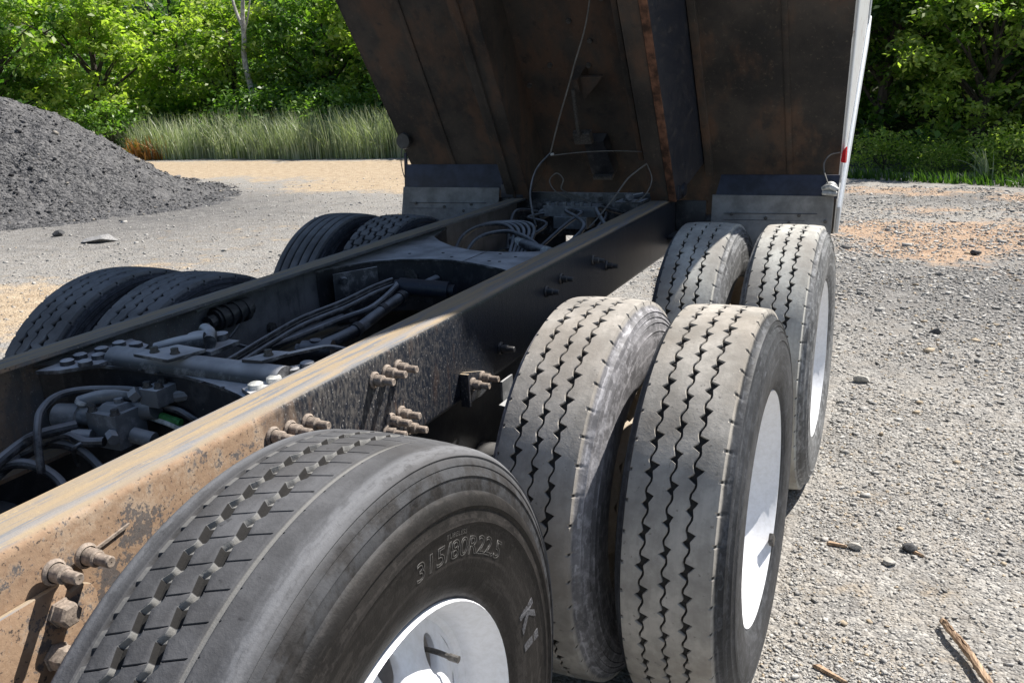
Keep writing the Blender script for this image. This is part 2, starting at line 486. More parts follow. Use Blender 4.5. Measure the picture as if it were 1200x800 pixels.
M['ty_drive'] = m_tyre('tyre_drive_dusty', (.45,.42,.375), (.050,.052,.057), .4, 2, .3)
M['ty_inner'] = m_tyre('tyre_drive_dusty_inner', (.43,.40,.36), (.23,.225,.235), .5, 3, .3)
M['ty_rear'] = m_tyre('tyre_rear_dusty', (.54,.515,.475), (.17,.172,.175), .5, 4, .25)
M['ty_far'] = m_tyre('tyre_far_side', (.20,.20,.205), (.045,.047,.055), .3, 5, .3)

# ================================================================== GROUND
def axis(a, b, fine0, fine1, step, grow=1.09):
    xs = list(np.arange(fine0, fine1, step))
    s = step; x = xs[-1]
    while x < b: s *= grow; x += s; xs.append(x)
    s = step; x = xs[0]; left = []
    while x > a: s *= grow; x -= s; left.append(x)
    return np.array(left[::-1] + xs)
gx = axis(-300, 300, -1.0, 3.6, .022); gy = axis(-60, 400, -1.2, 7.0, .028)
GX, GY = np.meshgrid(gx, gy)
def ground_h(x, y):
    yard = 1 - sstep(13, 17, y)
    h = .030*(fbm(x*.9, y*.9, 3, 3)-.45) + .022*(fbm(x*5, y*5, 3, 9)-.45) + .012*(fbm(x*24, y*24, 2, 5)-.4)
    far = np.clip((y-6)/8, 0, 1)
    h = h*(1+1.5*far*yard)
    # sandy bank before the reeds and a low ridge on the right
    edge = 16.1 + .0*x - np.clip(x+9, 0, 40)*.42
    h = h + .10*np.exp(-((y-edge+1.0)/.5)**2)*(fbm(x*1.5, y*1.5, 2, 20))
    # ground climbs under the wood behind
    back = np.clip(y-(edge+5), 0, 60)
    h = h + np.minimum(back*.42, 11)*sstep(0, 3, back)
    lft = np.clip(-x-29, 0, 60)
    h = np.maximum(h, np.minimum(lft*.42, 11)*sstep(0, 3, lft)*sstep(2, 8, y))
    under = np.exp(-((x/1.35)**4))*np.exp(-(((y)/3.2)**6))
    return h*(1-under*.8)
GZ = ground_h(GX, GY) - .012
edge = 16.1 - np.clip(GX+9, 0, 40)*.42
def blob(cx, cy, rx, ry, rot=0):
    a = math.radians(rot); dx = GX-cx; dy = GY-cy
    u = dx*math.cos(a)+dy*math.sin(a); v_ = -dx*math.sin(a)+dy*math.cos(a)
    return np.exp(-((u/rx)**2+(v_/ry)**2))
sand = 1.0*np.exp(-((GY-(edge-2.6))/2.2)**2)*(GX < 0) + 1.0*blob(-5.6, 2.2, 2.2, 1.3, 20) + .35*blob(-5.5, 6, 2.5, 2.0) + .55*blob(-7.6, 10.6, 2.2, 1.2)
sand = sand*(.55 + .9*fbm(GX*.9, GY*2.2, 4, 91))
sand += .55*np.exp(-((GY-(edge-1.3))/.7)**2)*(GX > 0) + .95*blob(2.0, 7.5, 1.7, .8, -8) + .8*blob(1.6, 6.3, .8, .6) + .5*blob(1.75, 9.0, 1.3, .45) + .4*blob(2.5, 5.4, .5, .4)
sand += .24*blob(1.4, 1.2, .4, 1.3) + .20*blob(1.55, .2, .5, .5) + .18*blob(1.9, 2.6, .6, .5)
red = sstep(-1, .6, GX)*sstep(3.5, 6, GY)
darkn = .9*blob(2.2, 5.0, 1.8, 1.4) + .8*blob(2.0, 9.8, 2.0, .6) + .8*blob(-9.3, 7.6, 2.4, 2.2) + .45*blob(-7.5, 6, 3, 3)
wood_floor = np.maximum(sstep(.6, 1.6, GY-edge), sstep(-27, -28.5, GX)*sstep(1, 3, GY))
nx_, ny_ = len(gx), len(gy)
idx = np.arange(nx_*ny_).reshape(ny_, nx_)
Fq = np.stack([idx[:-1,:-1].ravel(), idx[:-1,1:].ravel(), idx[1:,1:].ravel(), idx[1:,:-1].ravel()], 1)
gme = np_mesh('ground', np.stack([GX.ravel(), GY.ravel(), GZ.ravel()], 1), Fq, True,
              {'sand': np.clip(sand, 0, 1).ravel(), 'darkness': np.clip(darkn, 0, 1).ravel(), 'red': red.ravel()})
gme.materials.append(M['ground']); gme.materials.append(M['soil'])
fm = (wood_floor[:-1, :-1].ravel() > .5).astype(np.int32)
gme.polygons.foreach_set('material_index', fm)
ground = link('ground', gme); tag(ground, kind='structure')

# ---- loose gravel: joined low-poly stones
ICO = bmesh.new(); bmesh.ops.create_cube(ICO, size=1.5); bmesh.ops.triangulate(ICO, faces=ICO.faces)
ICO_V = np.array([v.co[:] for v in ICO.verts], np.float32); ICO_F = np.array([[v.index for v in f.verts] for f in ICO.faces], np.int32); ICO.free()
def stones(name, pts, size, mat, warm_p=.1, squash=.48, seed=0):
    r = np.random.default_rng(seed); n = len(pts)
    S = size[:, None]*np.stack([r.uniform(.7, 1.35, n), r.uniform(.6, 1.1, n), r.uniform(.35, .8, n)*squash*1.4], 1)
    V = ICO_V[None]*(1 + r.uniform(-.55, .35, (n, 8, 3)))*S[:, None, :]
    a = r.uniform(0, 6.283, n); tl = r.normal(0, .35, n)
    ca, sa = np.cos(a)[:, None], np.sin(a)[:, None]; ct, st = np.cos(tl)[:, None], np.sin(tl)[:, None]
    y = V[..., 1]*ct - V[..., 2]*st; z = V[..., 1]*st + V[..., 2]*ct; x = V[..., 0]
    V = np.stack([x*ca-y*sa, x*sa+y*ca, z], -1) + pts[:, None, :]
    F = ICO_F[None] + (np.arange(n)*8)[:, None, None]
    tint = np.repeat(np.clip(r.beta(1.6, 1.6, n), 0, 1), 8); warm = np.repeat((r.uniform(0, 1, n) < warm_p).astype(np.float32), 8)
    me = np_mesh(name, V.reshape(-1, 3), F.reshape(-1, 3), False, {'tint': tint, 'warm': warm})
    me.materials.append(mat)
    return me
def ring(n, r0, r1, a0, a1, pw=1.0):
    u = rng.uniform(0, 1, n)
    rr = r0*(r1/r0)**(u**pw); aa = rng.uniform(a0, a1, n)
    return 1.455 + rr*np.sin(aa), -2.064 + rr*np.cos(aa), rr
x1, y1, r1_ = ring(90000, 1.9, 13.0, math.radians(-16), math.radians(12), .9)
x2, y2, r2_ = ring(12000, 5.5, 17, math.radians(-62), math.radians(-14), 1.0)
gxs = np.concatenate([x1, x2]); gys = np.concatenate([y1, y2]); gr_ = np.concatenate([r1_, r2_])
keep = ~((np.abs(gxs) < 1.16) & (gys > -2.4) & (gys < 2.6)); gxs, gys, gr_ = gxs[keep], gys[keep], gr_[keep]
cl = fbm(gxs*2.2, gys*2.2, 3, 44)
keep = rng.uniform(0, 1, len(gxs)) < sstep(.28, .62, cl)+.25; gxs, gys, gr_ = gxs[keep], gys[keep], gr_[keep]
sz = np.clip(rng.lognormal(math.log(.0039), .46, len(gxs)), .0022, .022)*np.clip(gr_/3.4, .85, 2.2)
gz = ground_h(gxs, gys) - .012 + sz*.18
grav = link('gravel', stones('gravel', np.stack([gxs, gys, gz], 1), sz, M['stone'], .06, seed=3)); tag(grav, kind='stuff')

# single stones that can be pointed at
def rock(x, y, s, label, seed, col=None, flat=.6, rotz=0.0):
    bm = bmesh.new(); bmesh.ops.create_icosphere(bm, subdivisions=3, radius=1)
    r = random.Random(seed)
    planes = [(Vector((r.gauss(0,1), r.gauss(0,1), r.gauss(0,1))).normalized(), r.uniform(.55,.85)) for _ in range(12)]
    for v in bm.verts:
        for n, d in planes:
            k = v.co.dot(n)
            if k > d: v.co -= n*(k-d)
        v.co = Vector((v.co.x*s[0], v.co.y*s[1], v.co.z*s[2]))
    me = bpy.data.meshes.new('stone'); bm.to_mesh(me); bm.free()
    zmin = min(v.co.z for v in me.vertices)
    o = link('stone', me, col, None, (x, y, float(ground_h(np.array([x]), np.array([y]))[0]) - .012 - zmin - s[2]*.25))
    o.rotation_euler.z = rotz
    tag(o, label, 'stone', 'larger stones lying on the gravel yard')
    return o
stn = m_simple('pale_stone', (.42,.40,.36), .9, 60, .3, .5)
stg = m_simple('grey_stone', (.26,.255,.25), .9, 60, .4, .5)
std = m_simple('black_asphalt_lump', (.07,.07,.072), .9, 60, .4, .5)
rock(1.265, 2.592, (.045,.035,.025), 'pale angular stone on the gravel just right of the rear wheels', 1, stn)
rock(1.53, .85, (.030,.024,.018), 'dark grey stone near the right edge of the gravel foreground', 2, std)
rock(1.36, .80, (.026,.02,.014), 'small pale stone on the gravel above the chip of wood', 3, stn)
rock(1.47, .74, (.028,.02,.013), 'pale chip of stone left of the splintered stick tip', 5, stn)
rock(-7.4, 5.09, (.27,.20,.05), 'flat grey slab of asphalt lying before the pile', 6, stg, rotz=.4)
rock(-8.4, 5.3, (.09,.08,.05), 'small dark lump on the ground left of the flat slab', 7, std)
rock(1.95, 6.3, (.05,.04,.03), 'black asphalt lump on the tan ground in the right distance', 8, std)
rock(1.62, 3.65, (.04,.035,.025), 'black stone alone on the grey gravel right of the truck', 9, std)

# splintered stick and wood chips
def stick(pts, r, name, label, n=9):
    mb = MB()
    P = [Vector(p) for p in pts]; base = P[0].copy()
    P = [p-base for p in P]
    k = random.Random(5)
    rad = lambda t: r*(.55+.5*math.sin(min(1, t*1.3+.18)*math.pi*.5))
    mb.tube(P, rad, n=n, sub=6)
    # torn splinters along it
    for j in range(4):
        o_ = Vector((k.uniform(-.6,.6)*r, 0, k.uniform(.2,.8)*r)); a = k.randint(0, len(P)-2)
        mb.tube([P[a]+o_, (P[a]+P[a+1])*.5+o_*1.5, P[a+1]+o_*1.1], r*.35, n=5, sub=4)
    me = mb.mesh(name)
    kk = random.Random(9)
    for v in me.vertices:
        v.co += Vector((kk.uniform(-1,1), kk.uniform(-1,1), kk.uniform(-1,1)))*r*.16
    o = link(name, me, M['wood'], None, base)
    tag(o, label, 'stick')
    return o
stick([(1.622,.425,.012),(1.648,.365,.016),(1.687,.289,.014),(1.732,.17,.014),(1.79,.03,.012)], .0105, 'broken_stick', 'splintered brown stick lying on gravel at the lower right corner')
for (x, y, L, w, rz, lb) in ((1.347,.085,.055,.010,-.5,'brown wood chip on gravel beside the front wheels'), (1.30,.80,.035,.010,-.1,'orange sliver of wood on the open gravel'),
                             (1.55,.83,.03,.008,-.6,'thin wood sliver on gravel at the far right edge')):
    mb = MB(); mb.hexa([(-L,-w,0),(L*.8,-w*.6,0),(L,w*.5,0),(-L*.8,w,0),(-L*.95,-w*.7,.009),(L*.75,-w*.4,.011),(L*.9,w*.3,.008),(-L*.7,w*.6,.010)])
    o = mb.build('wood_chip', M['wood'], None, .002)
    o.location = (x, y, float(ground_h(np.array([x]), np.array([y]))[0])-.010); o.rotation_euler.z = rz
    tag(o, lb, 'wood chip', 'scraps of wood on the gravel')

# ---- pile of asphalt millings
pr_ = np.concatenate([np.linspace(0, 4.4, 110), np.linspace(4.5, 6.0, 26)]); pa = np.linspace(0, 2*np.pi, 260, endpoint=False)
PR, PA = np.meshgrid(pr_, pa)
def pile_h(r, a):
    x = r*np.cos(a); y = r*np.sin(a)
    R_ = 3.9*(1+.07*np.sin(2*a+.6)+.05*np.sin(5*a))
    h = np.interp(r*3.9/R_, [0, .6, 1.3, 2.0, 2.6, 3.2, 3.7, 4.2, 4.8, 5.6], [2.12, 2.0, 1.76, 1.42, 1.05, .60, .26, .07, .0, -.05])
    amp = .25 + .75*sstep(5.6, 3.2, r)
    amp = amp*sstep(6.0, 5.3, r)
    return h + amp*(.22*(fbm(x*1.4+5, y*1.4, 3, 31)-.45) + .15*(fbm(x*6, y*6, 3, 33)-.45) + .09*(fbm(x*19, y*19, 2, 35)-.4)) - .03
PZ = pile_h(PR, PA)
na, nr = PR.shape
ii = np.arange(na*nr).reshape(na, nr); jj = np.roll(ii, -1, 0)
Fp = np.stack([ii[:, :-1].ravel(), ii[:, 1:].ravel(), jj[:, 1:].ravel(), jj[:, :-1].ravel()], 1)
pme = np_mesh('asphalt_pile', np.stack([(PR*np.cos(PA)).ravel(), (PR*np.sin(PA)).ravel(), PZ.ravel()], 1), Fp, False)
PC = Vector((-13.6, 7.05, 0.0))
pile = link('asphalt_pile', pme, M['pile'], None, PC)
tag(pile, 'dark heap of loose asphalt millings at the left edge before the trees', 'pile')
lr = np.sqrt(rng.uniform(0, 1, 11000))*5.1; la = rng.uniform(0, 2*np.pi, 11000)
ls = np.clip(rng.lognormal(math.log(.013), .45, 11000), .006, .06)
lp = np.stack([lr*np.cos(la), lr*np.sin(la), pile_h(lr, la)+ls*.25], 1)
lump = link('loose_lumps', stones('loose_lumps', lp, ls, M['lump'], .05, .8, 8), None, pile); tag(lump, kind='stuff')

# ================================================================== VEGETATION
def leaf_mesh(name, P, N, size, tint, mat, asp=.55, seed=0):
    r = np.random.default_rng(seed); n = len(P)
    N = N/np.linalg.norm(N, axis=1, keepdims=True)
    A = np.cross(N, r.normal(0, 1, (n, 3))); A /= np.linalg.norm(A, axis=1, keepdims=True)
    B = np.cross(N, A); s = size[:, None]
    fold = N*s*.18
    V = np.stack([P-A*s, P+B*s*asp+fold-A*s*.15, P+A*s, P-B*s*asp+fold-A*s*.15], 1).reshape(-1, 3)
    F = (np.arange(n)*4)[:, None] + np.array([0, 1, 2, 3])[None]
    me = np_mesh(name, V, F, False, {'tint': np.repeat(tint, 4)})
    me.materials.append(mat)
    return me
def crown_points(h0, h1, rad, clumps, per, seed, flat=.5, cl_r=.42):
    r = np.random.default_rng(seed)
    c = []
    while len(c) < clumps:
        p = r.uniform(-1, 1, 3)
        q = p[0]**2+p[1]**2+p[2]**2
        if .16 < q < 1 and r.uniform() < q**.7: c.append(p)
    c = np.array(c); c[:, :2] *= rad*(1+.15*r.normal(size=(clumps, 1))); c[:, 2] = (h0+h1)/2 + c[:, 2]*(h1-h0)/2
    k = r.integers(per//2, per*3//2, clumps)
    rr = cl_r*r.uniform(.6, 1.4, clumps)
    ci = np.repeat(np.arange(clumps), k)
    d = r.normal(0, .5, (len(ci), 3)); d[:, 2] *= flat
    P = c[ci] + d*rr[ci][:, None]
    N = np.stack([r.normal(0, .55, len(ci)), r.normal(0, .55, len(ci)), np.abs(r.normal(.8, .4, len(ci)))], 1) + .35*d
    ctint = r.uniform(.1, .8, clumps)
    t = np.clip(ctint[ci] + r.normal(0, .18, len(ci)), 0, 1)
    return P, N, t, c
def limbs(mb, h, rad, pts, seed, r0, lean=(0, 0)):
    k = random.Random(seed)
    tr = [Vector((0, 0, -.1)), Vector((lean[0]*.3+k.uniform(-.08,.08), lean[1]*.3, h*.3)), Vector((lean[0]*.7+k.uniform(-.15,.15), lean[1]*.7+k.uniform(-.15,.15), h*.62)), Vector((lean[0], lean[1], h))]
    mb.tube(tr, lambda t: r0*(1.25-1.05*t) if t > .08 else r0*(1.5-3*t), n=10, sub=5)
    for p in pts:
        p = Vector(p); f = max(.12, min(.85, (p.z-.9)/h*.8))
        i = f*3; a = int(min(2, i)); b0 = tr[a].lerp(tr[a+1], i-a)
        mid = b0.lerp(p, .5) + Vector((k.uniform(-.2,.2), k.uniform(-.2,.2), .18))
        mb.tube([b0, mid, p], lambda t: r0*.34*(1.1-t*.95), n=6, sub=4)
tree_cache = {}
def make_tree(x, y, variant, label, leaf, sc_=1.0, rz=0.0, name='broadleaf_tree', group='trees along the back of the yard', bark='bark'):
    """variant: h0,h1,rad,clumps,per,size,seed,trunk radius"""
    h0, h1, rad, nc, per, size, seed, r0 = variant
    root = empty(name, (x, y, float(ground_h(np.array([x]), np.array([y]))[0])))
    tag(root, label, 'tree', group)
    key = (variant, leaf)
    if key not in tree_cache:
        P, N, t, c = crown_points(h0, h1, rad, nc, per, seed)
        cm = leaf_mesh('crown', P, N, np.random.default_rng(seed).uniform(.6, 1.3, len(P))*size, t, M[leaf], seed=seed)
        mb = MB(); k = random.Random(seed)
        limbs(mb, h1*.8, rad, [c[i] for i in k.sample(range(len(c)), min(16, len(c)))], seed, r0)
        tree_cache[key] = (cm, mb.mesh('trunk'))
    cm, tm = tree_cache[key]
    if len(tm.materials) == 0: tm.materials.append(M[bark])
    link('crown', cm, None, root); link('trunk', tm, None, root)
    root.rotation_euler.z = rz; root.scale = (sc_, sc_, sc_)
    return root
# variants: h0 h1 rad clumps per size seed trunk
V_big = (.5, 5.4, 2.2, 130, 70, .105, 21, .15)
V_fine = (.4, 5.2, 2.1, 130, 75, .088, 22, .12)
V_dark = (.8, 5.8, 2.4, 130, 85, .098, 23, .17)
V_back = (.8, 7.0, 2.8, 130, 70, .13, 24, .16)
V_right = (.4, 4.6, 1.9, 100, 85, .075, 25, .14)
V_shrub = (.05, 1.6, 1.0, 46, 60, .062, 26, .03)
V_low = (.02, .9, .75, 34, 80, .042, 27, .02)
TREES = [
 (-20.6, 15.6, V_big, 'bright yellow green tree standing directly behind the asphalt pile', 'leafA', 1.0, .3),
 (-23.5, 14.2, V_dark, 'dark trunked tree at the extreme left edge behind the pile', 'leafB', 1.0, 1.2),
 (-17.8, 18.3, V_fine, 'light green tree behind the left end of the reeds beside a bare trunk', 'leafA', .95, 2.2),
 (-15.0, 19.6, V_fine, 'bushy mid green tree behind the middle of the reed bed', 'leafB', 1.05, 4.0),
 (-12.6, 19.0, V_big, 'yellowish green tree behind the reeds left of the dark tree', 'leafA', .95, 5.1),
 (-10.4, 19.0, V_dark, 'dark tree behind the reeds next to the raised dump bed', 'leafC', 1.0, .9),
 (-8.0, 18.6, V_fine, 'green tree seen over the reeds against the bed edge', 'leafB', 1.0, 2.9),
 (-22.0, 20.5, V_back, 'tall green tree in the second row at the far left', 'leafB', 1.0, 3.3),
 (-16.5, 23.0, V_back, 'tall green tree in the second row behind the bare trunk', 'leafB', 1.0, 1.9),
 (-11.8, 23.0, V_back, 'tall dark green tree in the second row left of the bed', 'leafC', 1.05, .2),
 (.7, 14.6, V_right, 'dark leaved tree with a visible trunk right beside the raised bed', 'leafC', 1.0, .5),
 (2.6, 14.3, V_right, 'dark spreading tree with sunlit gaps right of the bed', 'leafC', 1.1, 2.6),
 (4.6, 13.8, V_right, 'dark tree whose branches reach in at the right edge', 'leafC', 1.05, 4.4),
 (.1, 16.6, V_right, 'sunlit tree showing in the gap just right of the bed', 'leafA', 1.05, 3.7),  # leafA trees from here: sunlit look put into the leaf colour
 (2.2, 12.6, V_right, 'low branched tree with the brightest leaves in the right hand wood', 'leafA', .72, 5.6),
 (3.1, 16.4, V_right, 'bright leaved tree low behind the right hand wood', 'leafA', 1.05, 1.5),
 (1.7, 17.5, V_back, 'bright sunlit tree glimpsed through the dark trees on the right', 'leafA', .9, 1.0),
 (4.0, 17.6, V_back, 'bright green tree behind the dark foliage at the right edge', 'leafB', .95, 3.0),
]
for t_ in TREES: make_tree(t_[0]*1.04, t_[1]+(1.6 if t_[0] < 0 else 1.9), t_[2], t_[3], t_[4], t_[5], t_[6])
SHRUBS = [
 (-19.6, 15.9, V_shrub, 'leafy green shrub at the foot of the bright tree behind the pile', 'leafB', 1.0, .4),
 (-16.0, 18.0, V_shrub, 'green shrub behind the reeds under the bare trunk', 'leafU', 1.2, 2.0),
 (-13.6, 17.9, V_shrub, 'rounded green shrub behind the middle of the reeds', 'leafB', 1.1, 3.0),
 (-11.2, 17.9, V_shrub, 'dark shrub in the shade behind the reeds near the bed', 'leafU', 1.15, 5.0),
 (-9.2, 17.6, V_shrub, 'shrub behind the reeds right against the bed edge', 'leafU', 1.2, 1.0),
 (.9, 13.1, V_low, 'low bright undergrowth bush just right of the truck body', 'leafA', .62, .8),
 (1.75, 12.75, V_low, 'low bush with pale leaves on the right edge of the yard', 'leafA', .48, 1.8),
 (2.6, 12.5, V_low, 'low green bush beneath the dark trees', 'leafA', .7, 2.8),
 (3.5, 12.1, V_low, 'low green bush at the right edge of the picture', 'leafU', .55, 3.8),
]
for s_ in SHRUBS: make_tree(s_[0], s_[1], s_[2], s_[3], s_[4], s_[5], s_[6], 'shrub', 'shrubs in front of the trees')
# bleached bare trunk
root = empty('bare_tree', (-16.9, 18.9, 0)); tag(root, 'pale bare forked tree trunk rising among the green leaves on the left', 'tree')
mb = MB()
mb.tube([(0,0,-.1),(.05,0,1.4),(-.1,.0,2.6),(-.02,0,3.2),(.0,0,3.6)], lambda t: .085*(1.15-.4*t), n=10)
mb.tube([(0,0,3.5),(-.25,0,4.2),(-.45,.1,5.4)], lambda t: .05*(1.1-.6*t), n=8)
mb.tube([(0,0,3.5),(.12,0,4.3),(.5,0,5.0),(.8,.1,6.0)], lambda t: .06*(1.1-.6*t), n=8)
mb.tube([(.0,0,3.3),(.35,-.1,3.9),(.5,-.1,4.4)], lambda t: .03*(1.1-.6*t), n=6)
mb.build('trunk', M['pale_bark'], root)
# undergrowth mass on the wooded rise
ux = rng.uniform(-36, 14, 2600); ed_u = 16.1 - np.clip(ux+9, 0, 40)*.42
uy = ed_u + 1.6 + rng.gamma(1.6, 3.2, 2600)
uz = ground_h(ux, uy); ur = rng.uniform(.25, .8, 2600)
ku = rng.integers(26, 60, 2600); ci = np.repeat(np.arange(2600), ku)
d = rng.normal(0, .6, (len(ci), 3)); d[:, 2] = np.abs(d[:, 2])*.9
P = np.stack([ux, uy, uz], 1)[ci] + d*ur[ci][:, None]
P[:, 2] += rng.uniform(0, 1.6, 2600)[ci]*(uy-ed_u > np.where(ux > -3, 6.0, 3.0))[ci]
keepu = ~((ux[ci] > -3) & ((uy-ed_u)[ci] < 8) & (rng.uniform(0, 1, 2600)[ci] < .93)); 
N = np.stack([rng.normal(0, .6, len(ci)), rng.normal(-.2, .6, len(ci)), np.abs(rng.normal(.7, .4, len(ci)))], 1); P = P[keepu]; N = N[keepu]; ci = ci[keepu]
tt = np.clip(rng.uniform(0, .9, 2600)[ci] + rng.normal(0, .2, len(ci)), 0, 1)
fx_ = rng.uniform(-60, 24, 1700); fe_ = 16.1 - np.clip(fx_+9, 0, 40)*.42
fy_ = fe_ + rng.uniform(7, 34, 1700); fx_[:420] = rng.uniform(-46, -28, 420); fy_[:420] = rng.uniform(3, 26, 420); fz_ = ground_h(fx_, fy_); cf = np.repeat(np.arange(1700), 34)
df = rng.normal(0, .75, (len(cf), 3)); df[:, 2] = np.abs(df[:, 2])*1.4
Pf = np.stack([fx_, fy_, fz_], 1)[cf] + df*rng.uniform(.8, 1.5, 1700)[cf][:, None]
Nf = np.stack([rng.normal(0, .6, len(cf)), rng.normal(-.3, .6, len(cf)), np.abs(rng.normal(.7, .4, len(cf)))], 1)
P = np.concatenate([P, Pf]); N = np.concatenate([N, Nf]); lsz = np.concatenate([rng.uniform(.05, .12, len(ci)), rng.uniform(.14, .28, len(cf))])
tt = np.concatenate([tt, np.clip(rng.uniform(0, .9, 1700)[cf] + rng.normal(0, .2, len(cf)), 0, 1)])
us = link('undergrowth', leaf_mesh('undergrowth', P, N, lsz, tt, M['leafU'], seed=4)); tag(us, kind='stuff')
# reeds
def blades(name, x, y, h, w, lean, mat, seed, tint=None, seg=5):
    r = np.random.default_rng(seed); n = len(x); z0 = ground_h(x, y) - .03
    a = r.uniform(0, 6.283, n); la = r.normal(0, 1, n)*.7 + 2.6
    t = np.linspace(0, 1, seg+1)
    bend = lean[:, None]*(t**2)[None]*h[:, None]
    cx = x[:, None] + np.cos(la)[:, None]*bend; cy = y[:, None] + np.sin(la)[:, None]*bend
    cz = z0[:, None] + h[:, None]*t[None]*(1-.25*lean[:, None]*t[None]**2)
    ww = w[:, None]*(1-.93*t[None]**1.6)*.5
    V = np.empty((n, seg+1, 2, 3)); 
    for k, s in ((0, -1), (1, 1)):
        V[:, :, k, 0] = cx + s*np.cos(a)[:, None]*ww; V[:, :, k, 1] = cy + s*np.sin(a)[:, None]*ww; V[:, :, k, 2] = cz
    base = (np.arange(n)*(seg+1)*2)[:, None, None]; j = np.arange(seg)[None, :, None]*2
    F = base + j + np.array([0, 1, 3, 2])[None, None]
    tv = np.repeat(tint if tint is not None else r.beta(1.6, 1.2, n), (seg+1)*2)
    me = np_mesh(name, V.reshape(-1, 3), F.reshape(-1, 4), True, {'tint': tv}); me.materials.append(mat)
    return me
nb = 9500
bx = rng.uniform(-21, -6.0, nb); be = 16.1 - np.clip(bx+9, 0, 40)*.42
by = be + np.abs(rng.normal(0, .8, nb)) - .5 + .9*fbm(bx*.8, bx*0, 3, 71)
hh = rng.uniform(.5, 1.42, nb)*(.82+.4*fbm(bx*.7, by*.7, 2, 61))
rd = link('reeds', blades('reeds', bx, by, hh, rng.uniform(.012, .032, nb), np.clip(rng.gamma(2, .14, nb), 0, 1.1), M['reed'], 5)); tag(rd, kind='stuff')
nf = 260
fx = -18.3 + rng.normal(0, .35, nf); fy = 15.95 + rng.normal(0, .12, nf)
fern = link('dead_fern', blades('dead_fern', fx, fy, rng.uniform(.25, .75, nf), rng.uniform(.03, .07, nf), np.clip(rng.gamma(2, .2, nf), 0, 1), M['rusty'], 6))
tag(fern, 'patch of rusty orange dead fern at the right foot of the pile', 'fern')
ng = 34
tuft = link('grass_tuft', blades('grass_tuft', 2.28+rng.normal(0, .04, ng), 12.0+rng.normal(0, .03, ng), rng.uniform(.25, .55, ng), rng.uniform(.02, .035, ng), np.clip(rng.gamma(2, .2, ng), 0, 1), M['reed'], 7))
tag(tuft, 'single tuft of tall bright grass at the right edge of the yard', 'grass tuft')
nl = 2600
lx = rng.uniform(-1, 6, nl); le = 16.1 - np.clip(lx+9, 0, 40)*.42
ly = le + np.abs(rng.normal(0, .35, nl)) - .1
lg = link('edge_grass', blades('edge_grass', lx, ly, rng.uniform(.05, .22, nl), rng.uniform(.012, .03, nl), np.clip(rng.gamma(2, .2, nl), 0, 1), M['leafC'], 8, rng.uniform(0, .35, nl))); tag(lg, kind='stuff')

# ================================================================== TRUCK
truck = empty('dump_truck', (0, 0, 0))
tag(truck, 'dump truck with raised bed, bare dusty black frame and dual rear wheels', 'dump truck')

